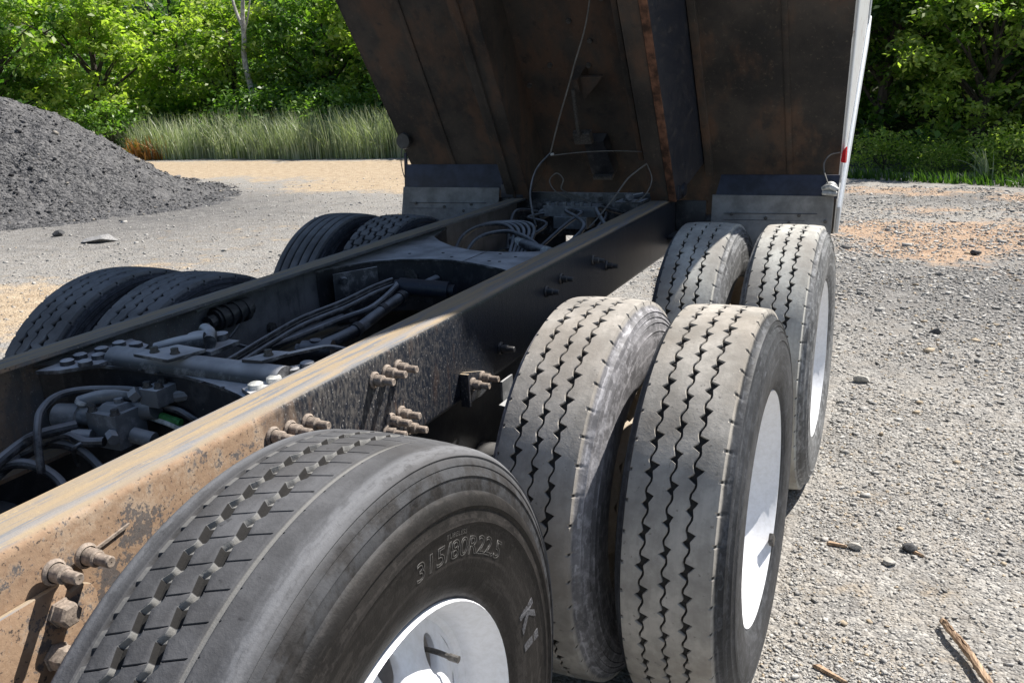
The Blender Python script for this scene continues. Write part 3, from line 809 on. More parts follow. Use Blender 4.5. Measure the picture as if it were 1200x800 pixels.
# ------------------------------------------------------------------ tyres
def tyre_mesh(name, R, hw, style, pitches, seed=0, zc=None):
    k = random.Random(seed)
    tau = 2*math.pi
    phases = {'drive': [0, .1, .2, .29, .32, .36, .40, .43, .46, .54, .63, .65, .75, .88],
              'step': [0, .035, .07, .2, .35, .5, .62, .66, .72, .8, .86, .93],
              'rib': [0, .33, .66], 'lug': [0, .06, .12, .3, .5, .56, .62, .8]}[style]
    ph = np.array(phases); nph = len(ph)
    TH = ((np.arange(pitches)[:, None] + ph[None])/pitches).ravel()*tau
    PH = np.tile(ph, pitches); PI = np.repeat(np.arange(pitches), nph); n = len(TH)
    cols = []           # (x array, depth array, zone, groove)
    Z = np.zeros(n); one = np.ones(n)
    def col(x, dep=0.0, zone=1.0, gr=0.0, r=None, shear=0.0):
        x = x + Z
        base = R - .0035*(x/hw)**2 - .0015*(np.abs(x)/hw)**8 if r is None else r + Z
        cols.append((x, base - (dep + Z), zone + Z, gr + Z, shear))
    jit = np.array([k.uniform(.8, 1.2) for _ in range(pitches)])[PI]
    bumpf = lambda c, w: np.clip(1-np.abs((PH-c+.5) % 1-.5)/w, 0, 1)
    # left sidewall, inside out
    prof = [(.100, .3035), (.1165, .3055), (.127, .320), (.136, .345), (.1395, .362), (.1412, .366), (.1418, .38), (.1425, .40), (.1415, .42)]
    s_ = R/.515
    wall = [(min(x, .128+(x-.128)*.45), r) for x, r in prof]
    sh = [(.132, R-.085), (.1335, R-.082), (.131, R-.078), (.1275, R-.062), (.1290, R-.059), (.1205, R-.048), (.1225, R-.045), (.1165, R-.034), (.1180, R-.031), (hw+.010, R-.026), (hw+.0045, R-.0175)]
    if style == 'step':
        wall = [(.105, .3035), (.1215, .3055), (.133, .322), (.143, .350), (.149, .385), (.1495, .425), (.1535, .430), (.1525, .4335), (.148, .450), (.1525, .4555), (.1515, .460), (.145, .474), (.1395, .477)]
        sh = [(.137, R-.048), (.139, R-.046), (.131, R-.032), (.132, R-.030), (.1255, R-.019), (.1270, R-.016), (hw+.010, R-.010), (hw+.005, R-.0065)]
    side = wall + sh
    notch_s = .0 * one
    if style == 'drive':
        notch_s = np.clip(bumpf(.40, .07) + bumpf(.82, .07), 0, 1) > .25
    for x, r in side:
        top = r > R - .019
        dz = np.where(notch_s, .004, 0) if (style == 'drive' and top) else 0
        zz = float(np.clip((r-(R-.019))/.004, 0, 1)) if style != 'step' else float(np.interp(r, [R-.078, R-.069, R-.03, R-.004], [0, .33, .42, .9]))
        cols.append((-(x + Z), r - dz + Z, zz + Z, Z, 0.0))
    def zig_drive(ph0):
        p = (PH + ph0) % 1
        return .0042*np.sin(p*tau) + .0012*np.sin(2*p*tau+.5)
    if style == 'drive':
        gs = [(-.052, 0), (-.003, 1), (.043, 0)]
        col(-hw, np.where(notch_s, .006, 0), 1.0, np.where(notch_s, 1, 0)); col(-hw+.006)
        prev = None
        for gi, (gx_, half) in enumerate(gs):
            p = (PH + half*.5) % 1
            PHs = PH
            b = lambda c, w: np.clip(1-np.abs((p-c+.5) % 1-.5)/w, 0, 1)
            z0 = .0042*np.sin(p*tau) + .0012*np.sin(2*p*tau+.5)
            wl = .0025 + .0125*np.sqrt(np.clip(b(.36, .11), 0, 1))*jit
            tri = np.where((p >= .42) & (p <= .66), (p-.42)/.24, 0)
            wr = .0025 + .0165*tri*jit
            c0 = gx_ + z0
            dep = .0085 + .003*np.clip(b(.36, .085)+tri, 0, 1)
            col(c0-wl-.0010); col(c0-wl, .0012, 1, .2); col(c0-wl*.82, dep, 1, 1); col(c0+wr*.82, dep, 1, 1); col(c0+wr, .0012, 1, .2); col(c0+wr+.0010)
            nx2 = gs[gi+1][0] if gi < 2 else hw
            col(gx_+(nx2-gx_)*.5)
        col(hw-.006); col(hw, np.where(notch_s, .006, 0), 1.0, np.where(notch_s, 1, 0))
    elif style == 'step':
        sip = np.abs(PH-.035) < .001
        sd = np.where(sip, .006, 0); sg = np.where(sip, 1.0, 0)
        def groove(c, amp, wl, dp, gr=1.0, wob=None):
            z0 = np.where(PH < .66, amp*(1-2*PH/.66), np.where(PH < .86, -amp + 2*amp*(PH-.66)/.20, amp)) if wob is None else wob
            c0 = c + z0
            g_ = gr + Z if wob is not None else np.where((PH > .05) & (PH < .64), .97, -.70)  # long segments coloured dark as shaded groove, short steps pale as lit dust
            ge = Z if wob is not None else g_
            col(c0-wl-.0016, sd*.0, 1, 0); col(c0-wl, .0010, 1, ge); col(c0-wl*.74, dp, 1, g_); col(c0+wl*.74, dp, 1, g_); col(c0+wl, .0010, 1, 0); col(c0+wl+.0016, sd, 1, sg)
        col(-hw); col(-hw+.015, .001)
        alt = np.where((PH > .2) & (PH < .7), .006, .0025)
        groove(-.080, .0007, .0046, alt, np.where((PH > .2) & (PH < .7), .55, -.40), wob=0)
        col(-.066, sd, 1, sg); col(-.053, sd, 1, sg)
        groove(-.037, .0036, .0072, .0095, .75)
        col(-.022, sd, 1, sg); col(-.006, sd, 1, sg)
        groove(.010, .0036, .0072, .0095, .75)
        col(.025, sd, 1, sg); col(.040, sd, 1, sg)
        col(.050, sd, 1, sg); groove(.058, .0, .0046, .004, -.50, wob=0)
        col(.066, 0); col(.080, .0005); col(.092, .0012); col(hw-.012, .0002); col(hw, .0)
    elif style == 'rib':
        col(-hw); 
        for g in (-.066, -.022, .022, .066):
            col(g-.0065); col(g-.005, .001); col(g-.0035, .010, 1, 1); col(g+.0035, .010, 1, 1); col(g+.005, .001); col(g+.0065)
            col(g+.022)
        col(hw)
    else:
        a = (PH < .12); bb = (PH >= .5) & (PH < .62)
        ga = np.where(a, .009, 0); gb = np.where(bb, .009, 0)
        col(-hw, ga, 1, a*1.0)
        for i, g in enumerate((-.062, -.022, .022, .062)):
            zz = .006*np.sign(np.sin(PH*tau))*(1 if i % 2 else -1)
            d1_ = ga if i % 2 == 0 else gb; d2_ = gb if i % 2 == 0 else ga
            col(g+zz-.007, d1_, 1, (d1_ > 0)*1.0); col(g+zz-.005, .010, 1, 1); col(g+zz+.005, .010, 1, 1); col(g+zz+.007, d2_, 1, (d2_ > 0)*1.0)
            col(g+.022, d2_, 1, (d2_ > 0)*1.0)
        col(hw, ga, 1, a*1.0)
    for x, r in side[::-1]:
        top = r > R - .019
        dz = np.where(notch_s, .004, 0) if (style == 'drive' and top) else 0
        zz = float(np.clip((r-(R-.019))/.004, 0, 1)) if style != 'step' else float(np.interp(r, [R-.078, R-.069, R-.03, R-.004], [0, .33, .42, .9]))
        cols.append((x + Z, r - dz + Z, zz + Z, Z, 0.0))
    X = np.stack([c[0] for c in cols], 1); RR = np.stack([c[1] for c in cols], 1)
    ZO = np.stack([c[2] for c in cols], 1); GR = np.stack([c[3] for c in cols], 1)
    m = X.shape[1]
    shear = {'step': .65, 'drive': .0, 'rib': 0, 'lug': .0}[style]
    th = TH[:, None] + shear*X*np.clip((RR-(R-.03))/.02, 0, 1) + seed*.37
    V = np.stack([X, -RR*np.cos(th), RR*np.sin(th)], -1).reshape(-1, 3)
    if zc is not None:      # flat where it carries the truck
        lim = -zc + .002
        low = V[:, 2] < lim + .02
        V[:, 2] = np.where(V[:, 2] < lim, lim + (V[:, 2]-lim)*.05, V[:, 2])
    I = np.arange(n*m).reshape(n, m); J = np.roll(I, -1, 0)
    I2 = np.roll(I, -1, 1); J2 = np.roll(J, -1, 1)
    F = np.stack([I.ravel(), J.ravel(), J2.ravel(), I2.ravel()], 1)
    me = np_mesh(name, V, F, True, {'zone': ZO.ravel(), 'groove': GR.ravel()})
    bm = bmesh.new(); bm.from_mesh(me); bmesh.ops.recalc_face_normals(bm, faces=bm.faces); bm.to_mesh(me); bm.free()
    me.set_sharp_from_angle(angle=math.radians(38))
    return me

# ------------------------------------------------------------------ rims
def rim_mesh(lip_x, disc, holes=10, hole_r=.212, hole_ry=.024, hole_rx=.031, back=-.13):
    """steel wheel, axis X; disc: list of (r, x) from the barrel to the centre"""
    mb = MB()
    r_out = disc[0][0]
    mb.lathe([(lip_x-.012, .306), (lip_x, .3055), (lip_x+.003, .3035), (lip_x+.001, .3005), (lip_x-.016, .2965), (lip_x-.03, .283), (disc[0][1]+.012, r_out+.004), (disc[0][1], r_out)], n=72)
    mb.lathe([(lip_x-.012, .306), (lip_x-.03, .291), (lip_x-.10, .275), (back+.03, .283), (back, .304), (back-.004, .296), (back+.03, .274), (disc[0][1], r_out)], n=72)
    rs = [d[0] for d in disc][::-1]; xs = [d[1] for d in disc][::-1]
    fx_ = lambda r: float(np.interp(r, rs, xs))
    r0, r1 = hole_r-.045, hole_r+.040
    seg = 2*math.pi/holes
    # annulus with real openings
    for h in range(holes):
        c = h*seg + math.radians(25.0)
        q = 24; outl = []; inn = []
        for i in range(q):
            t = 2*math.pi*i/q
            dx, dr = math.cos(t), math.sin(t)
            ha = seg/2*hole_r
            kx = ha/abs(dx) if abs(dx) > 1e-6 else 1e9
            kr = ((r1-hole_r) if dr > 0 else (hole_r-r0))/abs(dr) if abs(dr) > 1e-6 else 1e9
            kk = min(kx, kr)
            outl.append((c + dx*kk/hole_r, hole_r + dr*kk)); inn.append((c + dx*hole_ry/hole_r, hole_r + dr*hole_rx))
        P = lambda a, r, o=0: (fx_(r)+o, -r*math.cos(a), r*math.sin(a))
        vs = [P(a, r) for a, r in outl] + [P(a, r) for a, r in inn] + [P(a, r, -.004) for a, r in [(c+(a-c)*.86, hole_r+(r-hole_r)*.86) for a, r in inn]] + [P(a, r, -.016) for a, r in [(c+(a-c)*.84, hole_r+(r-hole_r)*.84) for a, r in inn]]
        fs = []
        for L in range(3):
            for i in range(q):
                j = (i+1) % q
                fs.append((L*q+i, L*q+j, (L+1)*q+j, (L+1)*q+i))
        mb.add(vs, fs, True)
    ro = sorted([d for d in disc if d[0] > r1+.001], reverse=True)
    mb.lathe([(x, r) for r, x in ro] + [(fx_(r1), r1)], n=80)
    ri = sorted([d for d in disc if d[0] < r0-.001], reverse=True)
    mb.lathe([(fx_(r0), r0)] + [(x, r) for r, x in ri], n=80)
    me = mb.mesh('rim', ang=50)
    return me
DISC_CONVEX = [(.272, .062), (.262, .054), (.250, .057), (.232, .066), (.205, .081), (.185, .094), (.172, .106), (.165, .112), (.100, .114), (.099, .06)]
DISC_DEEP = [(.262, -.050), (.250, -.058), (.230, -.066), (.205, -.075), (.185, -.085), (.172, -.092), (.165, -.094), (.110, -.094), (.109, -.14)]
rimC = rim_mesh(.130, DISC_CONVEX, hole_ry=.028, hole_rx=.034); rimD = rim_mesh(.116, DISC_DEEP); rimI = rim_mesh(.116, [(r, x-.012) for r, x in DISC_CONVEX], hole_ry=.030, hole_rx=.036)
rimC.materials.append(M['rim']); rimD.materials.append(M['rim']); rimI.materials.append(M['rimtan'])
def hub_mesh(x0, x1, r):
    mb = MB()
    mb.lathe([(-.12, .001), (-.12, .20), (-.03, .205), (-.01, .10), (x0, r+.02), (x0+.004, r), (x1-.012, r*.92), (x1, r*.8), (x1, .001)], n=40)
    return mb.mesh('wheel', ang=40)
hubC = hub_mesh(.114, .165, .085); hubD = hub_mesh(-.094, .02, .095)
hubC.materials.append(M['rim']); hubD.materials.append(M['rim'])
mb = MB(); mb.lathe([(0, .018), (.004, .018), (.004, .015), (.024, .0145), (.024, .009)], n=6); mb.rod((.0, 0, 0), (.040, 0, 0), .0095, n=10)
lugm = mb.mesh('lug_nut', bevel=.0008); lugm.materials.append(M['rim'])

ty = {
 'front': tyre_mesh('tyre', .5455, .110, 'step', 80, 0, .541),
 'drive': tyre_mesh('tyre', .515, .098, 'drive', 48, 1, .507),
 'inner': tyre_mesh('tyre', .515, .098, 'drive', 48, 2, .507),
 'rear': tyre_mesh('tyre', .515, .098, 'drive', 50, 3, .507),
 'rear_in': tyre_mesh('tyre', .515, .098, 'drive', 50, 4, .507),
 'farA': tyre_mesh('tyre', .515, .098, 'drive', 44, 5, .507),
 'farB': tyre_mesh('tyre', .515, .098, 'rib', 60, 6, .507),
 'farL': tyre_mesh('tyre', .515, .098, 'lug', 50, 7, .507),
}
for k_, mm in (('front', 'ty_front'), ('drive', 'ty_drive'), ('inner', 'ty_inner'), ('rear', 'ty_rear'), ('rear_in', 'ty_rear'), ('farA', 'ty_far'), ('farB', 'ty_far'), ('farL', 'ty_far')):
    ty[k_].materials.append(M[mm])

def wheel(x, y, z, tk, rim, hub, flip=False, nuts=False):
    w = link('wheel', hub, None, truck, (x, y, z))
    link('tyre', ty[tk], None, w)
    r = link('rim', rim, None, w)
    if flip: w.rotation_euler.z = math.pi
    if nuts:
        for i in range(10):
            a = 2*math.pi*(i+.5)/10
            link('lug_nut', lugm, None, w, (nuts, -.143*math.cos(a), .143*math.sin(a)))
    return w
XO, XI, SP, ZW = 1.0391, .7216, 1.30, .507
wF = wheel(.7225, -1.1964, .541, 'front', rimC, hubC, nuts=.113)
wheel(XO, 0, ZW, 'drive', rimD, hubD, nuts=-.095)
wheel(XI, 0, ZW, 'inner', rimI, hubD)
wheel(XO, SP, ZW, 'rear', rimD, hubD, nuts=-.095)
wheel(XI, SP, ZW, 'rear_in', rimI, hubD)
for y_, ko, ki in ((0, 'farA', 'farA'), (SP, 'farB', 'farL')):
    for x_, k_, rm in ((-XO, ko, rimD), (-XI, ki, rimI)):
        wheel(x_, y_, ZW, k_, rm, hubD, flip=True)
mb = MB(); mb.box((.112,-.014,-.022), (.126,.014,.022)); ww = mb.mesh('wheel_weight', bevel=.003); ww.materials.append(M['nutdark'])
for w_ in list(truck.children):
    if w_.name == 'wheel.001':
        o = link('wheel_weight', ww, None, w_, (.0, .286*math.cos(math.radians(45)), -.286*math.sin(math.radians(45)))); o.rotation_euler.x = math.radians(45)
# valve stems
mb = MB(); mb.tube([(.0,0,0),(.035,0,.002),(.062,0,-.001)], .0045, n=8); mb.rod((.062,0,-.001), (.080,0,-.002), .006, n=10)
vm = mb.mesh('valve_stem'); vm.materials.append(M['nutdark'])
link('valve_stem', vm, None, wF, (.045, -.215*math.cos(math.radians(133)), .215*math.sin(math.radians(133))))

# raised sidewall lettering on the front tyre
def arc_text(txt, size, ang0, rad, x, parent, bold=0.0, mat='letter', outline=False, ext=.0012, span=None):
    cu = bpy.data.curves.new('lettering', 'FONT'); cu.body = txt; cu.size = size; cu.extrude = ext
    cu.offset = bold; cu.resolution_u = 3
    if outline: cu.fill_mode = 'NONE'; cu.bevel_depth = outline; cu.bevel_resolution = 1; cu.extrude = 0
    to = bpy.data.objects.new('lettering_source', cu); C.objects.link(to)
    dg = bpy.context.evaluated_depsgraph_get()
    me = bpy.data.meshes.new_from_object(to.evaluated_get(dg))
    bpy.data.objects.remove(to)
    V = np.empty(len(me.vertices)*3, np.float32); me.vertices.foreach_get('co', V); V = V.reshape(-1, 3)
    wdt = V[:, 0].max()
    sx = 1.0 if span is None else math.radians(span)*rad/wdt
    # reads clockwise seen from outside: start angle measured from +Y up to +Z
    a = math.radians(ang0) - V[:, 0]*sx/rad
    r = rad + V[:, 1]
    bulge = np.interp(r, [.303, .322, .350, .385, .425, .430, .450], [.1215, .133, .143, .149, .1495, .1535, .148])
    W = np.stack([bulge + .0002 + np.maximum(V[:, 2], 0), r*np.cos(a), r*np.sin(a)], 1).astype(np.float32)
    me.vertices.foreach_set('co', W.ravel()); me.materials.clear(); me.materials.append(M[mat]); me.update(); me.name = 'lettering'
    return link('lettering', me, None, parent)
arc_text('315/80R22.5', .041, 89, .380, .15, wF, outline=.0009, span=41, mat='letterdark')
arc_text('TUBELESS', .011, 77, .414, .15, wF, ext=.0006, span=9, mat='letterdark')
arc_text('K', .062, 20, .357, .15, wF, bold=.002, ext=.0014, span=8.5)
arc_text('I', .062, 8.4, .357, .15, wF, bold=.003, ext=.0014, span=3)

# ------------------------------------------------------------------ frame rails
ZT, ZB, XW, XF = 1.0318, .7822, .4148, .325
def rail(side):
    t_ = .009; R_ = .020; n = 6
    # C section: outer path then inner path, (x, z)
    def arc(cx, cz, r, a0, a1):
        return [(cx + r*math.cos(math.radians(a0+(a1-a0)*i/n)), cz + r*math.sin(math.radians(a0+(a1-a0)*i/n))) for i in range(n+1)]
    outer = [(XF, ZT)] + arc(XW-R_, ZT-R_, R_, 90, 0) + arc(XW-R_, ZB+R_, R_, 0, -90) + [(XF, ZB)]
    ri = R_-t_
    inner = [(XF, ZB+t_)] + arc(XW-R_, ZB+R_, ri, -90, 0) + arc(XW-R_, ZT-R_, ri, 0, 90) + [(XF, ZT-t_)]
    mb = MB()
    poly = outer + inner
    ys = [-3.3, 1.97]
    m = len(poly)
    vs = []
    for y in ys: vs += [(side*x, y, z) for x, z in poly]
    fs = []
    for k in range(len(ys)-1):
        for i in range(m):
            j = (i+1) % m
            fs.append((k*m+i, k*m+j, (k+1)*m+j, (k+1)*m+i))
    mb.add(vs, fs, True)
    # end caps as strips
    h = len(outer)
    for b in (0, len(ys)-1):
        for i in range(h-1):
            a_, b_ = i, i+1; c_, d_ = m-1-i-1, m-1-i
            mb.f.append((b*m+a_, b*m+b_, b*m+c_, b*m+d_)); mb.sm.append(False)
    return mb.build('frame_rail', M['rail'], truck, ang=50)
rail_r = rail(1); rail_l = rail(-1)

# bolts: flanged nut with threaded end
def bolt_mesh(L=.052, hexr=.0132, mat='nut'):
    mb = MB()
    mb.lathe([(0, .001), (0, .0185), (.003, .0188), (.0055, .0165), (.007, .0150)], n=20)
    mb.lathe([(.006, hexr), (.024, hexr*.97), (.026, hexr*.78), (.0262, .001)], n=14)
    mb.lathe([(.024, .0088), (L-.002, .0086), (L, .0070), (L, .001)], n=12)
    me = mb.mesh('bolt', ang=32); me.materials.append(M[mat]); return me
def hexhead_mesh():
    mb = MB(); mb.lathe([(0, .001), (0, .0205), (.004, .0205), (.0045, .0185), (.0045, .0180), (.021, .0180), (.0245, .0145), (.0245, .001)], n=6)
    for i, s in enumerate(mb.sm): mb.sm[i] = False
    me = mb.mesh('bolt', bevel=.0012); me.materials.append(M['nut']); return me
bm_n, bm_d, bm_h = bolt_mesh(), bolt_mesh(.045, .012, 'black'), hexhead_mesh()
XR = XW + .0005
def bolts(me, pts, parent, x=XR):
    for i, (y, z) in enumerate(pts):
        o = link('bolt', me, None, parent, (x, y, z)); o.rotation_euler.x = i*.7
bolts(bm_n, [(-.602,.976), (-.553,.977), (-.506,.974), (-.572,.842), (-.553,.862), (-.509,.863), (-.484,.819), (-.935,.978), (-.887,.972), (-.835,.966)], rail_r)
bolts(bm_n, [(-1.403,.968), (-1.352,.965)], rail_r, XR+.012)
bolts(bm_h, [(-1.405,.906), (-1.424,.848)], rail_r, XR+.012)
bolts(bm_d, [(.021,.863), (.365,.948), (.49,.962), (.80,.962), (.948,.912)], rail_r)
# hanger plate bolted to the near end of the rail, with a rounded ear
mb = MB()
pl = [(-3.2,.70), (-1.375,.70), (-1.362,.80), (-1.345,.86)] + [(-1.345-.022+.022*math.cos(math.radians(a)), .905+.022*math.sin(math.radians(a))) for a in (0, 40, 80, 115)] + [(-1.385,.925), (-1.392,.944), (-3.2,.944)]
mb.prism(pl, lambda a, b, h: (h, a, b), XW+.001, XW+.012)
mb.build('hanger_plate', M['rail'], truck, .003)
mb = MB(); mb.prism([(-1.40,.9455), (-1.27,.9655), (-1.265,.9700), (-1.41,.9500)], lambda a, b, h: (h, a, b), XW+.0005, XW+.004); mb.build('weld_seam', M['nut'], rail_r)
# small triangular gusset and L bracket hanging under the rail
mb = MB()
mb.prism([(-.215,.868), (-.108,.838), (-.06,.815), (-.06,.785), (-.13,.772), (-.215,.776)], lambda a, b, h: (h, a, b), XW+.001, XW+.010)
mb.box((XW+.001, -.2245, .776), (XW+.026, -.2152, .866))
gus = mb.build('gusset_plate', M['rail'], truck, .002)
bolts(bm_n, [(-.175,.822), (-.120,.823)], gus, XW+.010)
mb = MB()
mb.hexa([(.43,-.02,.715),(.437,-.02,.715),(.437,.05,.715),(.43,.05,.715),(.43,-.02,.778),(.437,-.02,.778),(.437,.05,.778),(.43,.05,.778)])
mb.hexa([(.4375,-.05,.713),(.478,-.05,.708),(.478,.06,.708),(.4375,.06,.713),(.4375,-.05,.720),(.478,-.05,.715),(.478,.06,.715),(.4375,.06,.720)])
mb.build('angle_bracket', M['alloy'], truck, .0015)

# ------------------------------------------------------------------ crossmembers
def plate(mb, poly, z0, z1): mb.prism(poly, lambda a, b, h: (a, b, h), z0, z1)
# first crossmember with half-round tube
mb = MB()
front = [(-.402,-.81), (-.355,-.785), (-.31,-.77), (-.25,-.757), (-.17,-.748), (-.08,-.748), (.02,-.751), (.13,-.775), (.215,-.805), (.32,-.85), (.402,-.89)]
back = [(.402,-.60), (.34,-.655), (.22,-.685), (.0,-.69), (-.2,-.675), (-.30,-.625), (-.402,-.575)]
plate(mb, front + back, .985, .993)
cx1 = mb.build('crossmember', M['dusty'], truck, .0015)
mb = MB()   # its front web
for i in range(len(front)-1):
    (a0, b0), (a1, b1) = front[i], front[i+1]
    mb.hexa([(a0,b0+.012,.80),(a1,b1+.012,.80),(a1,b1+.020,.80),(a0,b0+.020,.80),(a0,b0+.012,.985),(a1,b1+.012,.985),(a1,b1+.020,.985),(a0,b0+.020,.985)])
mb.build('web', M['black'], cx1)
mb = MB()
prof = [(math.cos(math.radians(a))*.036, max(0, math.sin(math.radians(a)))*.034) for a in range(0, 181, 15)]
mb.prism(prof, lambda a, b, h: (h, -.715+a, .994+b), -.235, .27, True)
mb.build('half_round_tube', M['dusty'], cx1)
for poly, nm in (([(-.324,-.86), (-.275,-.84), (-.222,-.775), (-.218,-.64), (-.232,-.618), (-.324,-.59)], 'gusset'), ([(.225,-.80), (.324,-.85), (.324,-.60), (.245,-.62), (.225,-.66)], 'gusset')):
    mb = MB(); plate(mb, poly, .9945, 1.004); mb.build(nm, M['dusty'], cx1, .0015)
mb = MB(); mb.rod((0,0,0), (0,0,.010), .0165, .0155, 16); mb.rod((0,0,.010), (0,0,.0125), .0155, .011, 16)
flatb = mb.mesh('bolt', ang=30); flatb.materials.append(M['dusty'])
flatw = flatb.copy(); flatw.materials.clear(); flatw.materials.append(M['pale'])  # pale copy: sunlight on two of the bolts put into their colour
for p in [(-.292,-.80), (-.304,-.755), (-.245,-.79), (-.258,-.742), (-.298,-.70), (-.296,-.65), (-.243,-.69), (-.247,-.643), (.265,-.685), (.27,-.64)]:
    link('bolt', flatb, None, cx1, (p[0], p[1], 1.004))
for p in [(.255,-.79), (.265,-.745)]: link('bolt', flatw, None, cx1, (p[0], p[1], 1.004))
mb = MB(); mb.rod((0,0,0), (0,0,.003), .006, n=8); hole_m = mb.mesh('hole_plug'); hole_m.materials.append(M['black'])
for p in [(-.115,-.752), (-.06,-.757), (.09,-.775), (.16,-.788)]: link('hole_plug', hole_m, None, cx1, (p[0], p[1], .992))
# raised pad with two nuts on the tube, and a flat strap further right
mb = MB(); mb.hexa([(-.115,-.765,1.028),(.0,-.775,1.028),(.025,-.685,1.028),(-.07,-.675,1.028),(-.115,-.765,1.036),(.0,-.775,1.036),(.025,-.685,1.036),(-.07,-.675,1.036)])
pad = mb.build('mounting_pad', M['dusty'], cx1, .002)
mb = MB(); mb.rod((0,0,0), (0,0,.013), .0085, n=6, smooth=False); mb.rod((0,0,0), (0,0,.003), .011, n=12); nutm = mb.mesh('nut'); nutm.materials.append(M['nutdark'])
for p in [(-.073,-.742,1.036), (-.018,-.735,1.036), (.20,-.68,1.036)]: link('nut', nutm, None, cx1, p)
mb = MB(); mb.tube([(.175,-.70,1.031),(.22,-.66,1.031),(.25,-.61,1.031),(.27,-.56,1.026),(.29,-.51,1.004)], .006, n=6)
mb.hexa([(.16,-.72,1.028),(.21,-.715,1.028),(.235,-.64,1.028),(.185,-.645,1.028),(.16,-.72,1.035),(.21,-.715,1.035),(.235,-.64,1.035),(.185,-.645,1.035)])
mb.build('strap', M['dusty'], cx1)
# hoist pipe elbow and bolted block beside it
mb = MB()
mb.tube([(-.16,-.66,1.006),(-.11,-.63,1.018),(-.06,-.60,1.024)], .021, n=12)
mb.tube([(-.16,-.50,1.015),(-.10,-.545,1.02),(-.05,-.60,1.02)], .017, n=12)
mb.rod((-.095,-.585,.985), (-.095,-.585,1.035), .026, n=16); mb.rod((-.085,-.53,.985), (-.085,-.53,1.02), .022, n=14)
mb.box((-.12,-.62,.994), (-.03,-.52,1.004))
mb.build('pipe_elbow', M['dusty'], truck, ang=40)
mb = MB()
mb.rod((-.382,-.245,.955), (-.382,-.10,.962), .030, n=14)
for k_ in range(4): mb.rod((-.382,-.235+.035*k_,.956), (-.382,-.222+.035*k_,.957), .036, n=14)
mb.rod((-.382,-.27,.952), (-.382,-.245,.955), .020, n=10)
con = mb.build('wire_connector', M['black'], truck)
mb = MB(); mb.tube([(-.36,-.33,1.005),(-.365,-.24,1.008),(-.37,-.14,1.008),(-.372,-.03,1.002)], .0045, n=6); mb.build('bracket_rod', M['alloy'], con)
mb = MB(); mb.tube([(-.382,-.27,.952),(-.35,-.29,.93),(-.30,-.27,.90),(-.25,-.22,.87)], .005, n=6); mb.build('wire', M['hose'], con)
mb = MB(); mb.tube([(-.382,-.10,.962),(-.37,-.16,.92),(-.375,-.20,.89)], .004, n=6); mb.build('wire', M['hose'], con)

# second, hourglass crossmember
mb = MB()
front2 = [(-.402,.26), (-.37,.35), (-.30,.47), (-.22,.525), (-.12,.553), (-.03,.556), (.06,.53), (.14,.495), (.21,.462), (.30,.40), (.402,.31)]
back2 = [(.402,.96), (.33,.87), (.26,.80), (.20,.755), (.10,.728), (0,.728), (-.06,.745), (-.16,.80), (-.26,.885), (-.34,.975), (-.402,1.20)]
plate(mb, front2 + back2, .985, .993)
cx2 = mb.build('crossmember', M['dusty'], truck, .0015)
mb = MB()
for L_ in (front2, back2):
    sg = 1 if L_ is front2 else -1
    mb = MB()
    for i in range(len(L_)-1):
        (a0, b0), (a1, b1) = L_[i], L_[i+1]
        mb.hexa([(a0,b0+.010*sg,.80),(a1,b1+.010*sg,.80),(a1,b1+.018*sg,.80),(a0,b0+.018*sg,.80),(a0,b0+.010*sg,.985),(a1,b1+.010*sg,.985),(a1,b1+.018*sg,.985),(a0,b0+.018*sg,.985)])
    mb.build('web', M['black'], cx2)
mb = MB(); mb.hexa([(-.345,.285,.80),(-.265,.44,.80),(-.272,.446,.80),(-.352,.291,.80),(-.345,.285,.98),(-.265,.44,.98),(-.272,.446,.98),(-.352,.291,.98)]); mb.build('gusset', M['dusty'], cx2, .001)
mb = MB(); mb.rod((-.20,.535,.92), (-.198,.547,.92), .034, n=20); mb.build('web_opening', M['nutdark'], cx2)
mb = MB(); mb.box((.030,.535,.9935), (.0315,.735,.9945)); mb.build('seam', M['black'], cx2)
for p in [(-.05,.60), (-.12,.66), (.12,.56), (.16,.56), (.18,.65), (-.24,.62), (.10,.69)]: link('hole_plug', hole_m, None, cx2, (p[0], p[1], .992))
bolts2 = [(-.33,.285,.955)]
mb = MB(); mb.rod((-.325,.318,.955), (-.31,.30,.955), .012, n=8); mb.build('bolt', M['dusty'], cx2)
# rear crossmember between the rails, full of holes, with the bed pivot blocks
mb = MB(); mb.box((-.402,1.93,.84), (.402,1.945,1.055)); cx3 = mb.build('crossmember', M['dusty'], truck, .002)
mb = MB(); mb.box((-.402,1.932,.60), (-.14,1.943,.838)); mb.build('web', M['black'], cx3)  # lower webs added to block bright ground showing below the crossmember
mb = MB(); mb.box((-.10,1.932,.66), (.06,1.943,.838)); mb.build('web', M['black'], cx3)
mb = MB(); mb.rod((0,0,0), (0,-.004,0), .011, n=12); h3 = mb.mesh('hole_plug'); h3.materials.append(M['black'])
for p in [(-.12,1.02), (.05,1.025), (.14,1.02), (-.25,.99), (-.30,.94), (.22,.97), (-.18,.93), (.0,.92), (.10,.90)]: link('hole_plug', h3, None, cx3, (p[0], 1.93, p[1]))
for s in (-1, 1):
    mb = MB(); mb.box((s*.335,1.86,1.034), (s*.455,1.985,1.10)); mb.rod((s*.32,1.93,1.075), (s*.47,1.93,1.075), .030, n=18)
    mb.build('pivot_block', M['beam'], truck, .004)
    mb = MB(); mb.box((s*.4155,1.80,.86), (s*.49,1.97,.875)); mb.box((s*.4155,1.955,.80), (s*.56,1.97,1.02)); mb.build('rear_bracket', M['black'], truck, .003)
mb = MB(); mb.rod((-.50,1.96,.93), (1.0,1.99,.93), .022, n=10); mb.rod((-.5,1.99,.93), (-1.0,1.99,.93), .022, n=10); mb.build('flap_hanger', M['black'], truck)

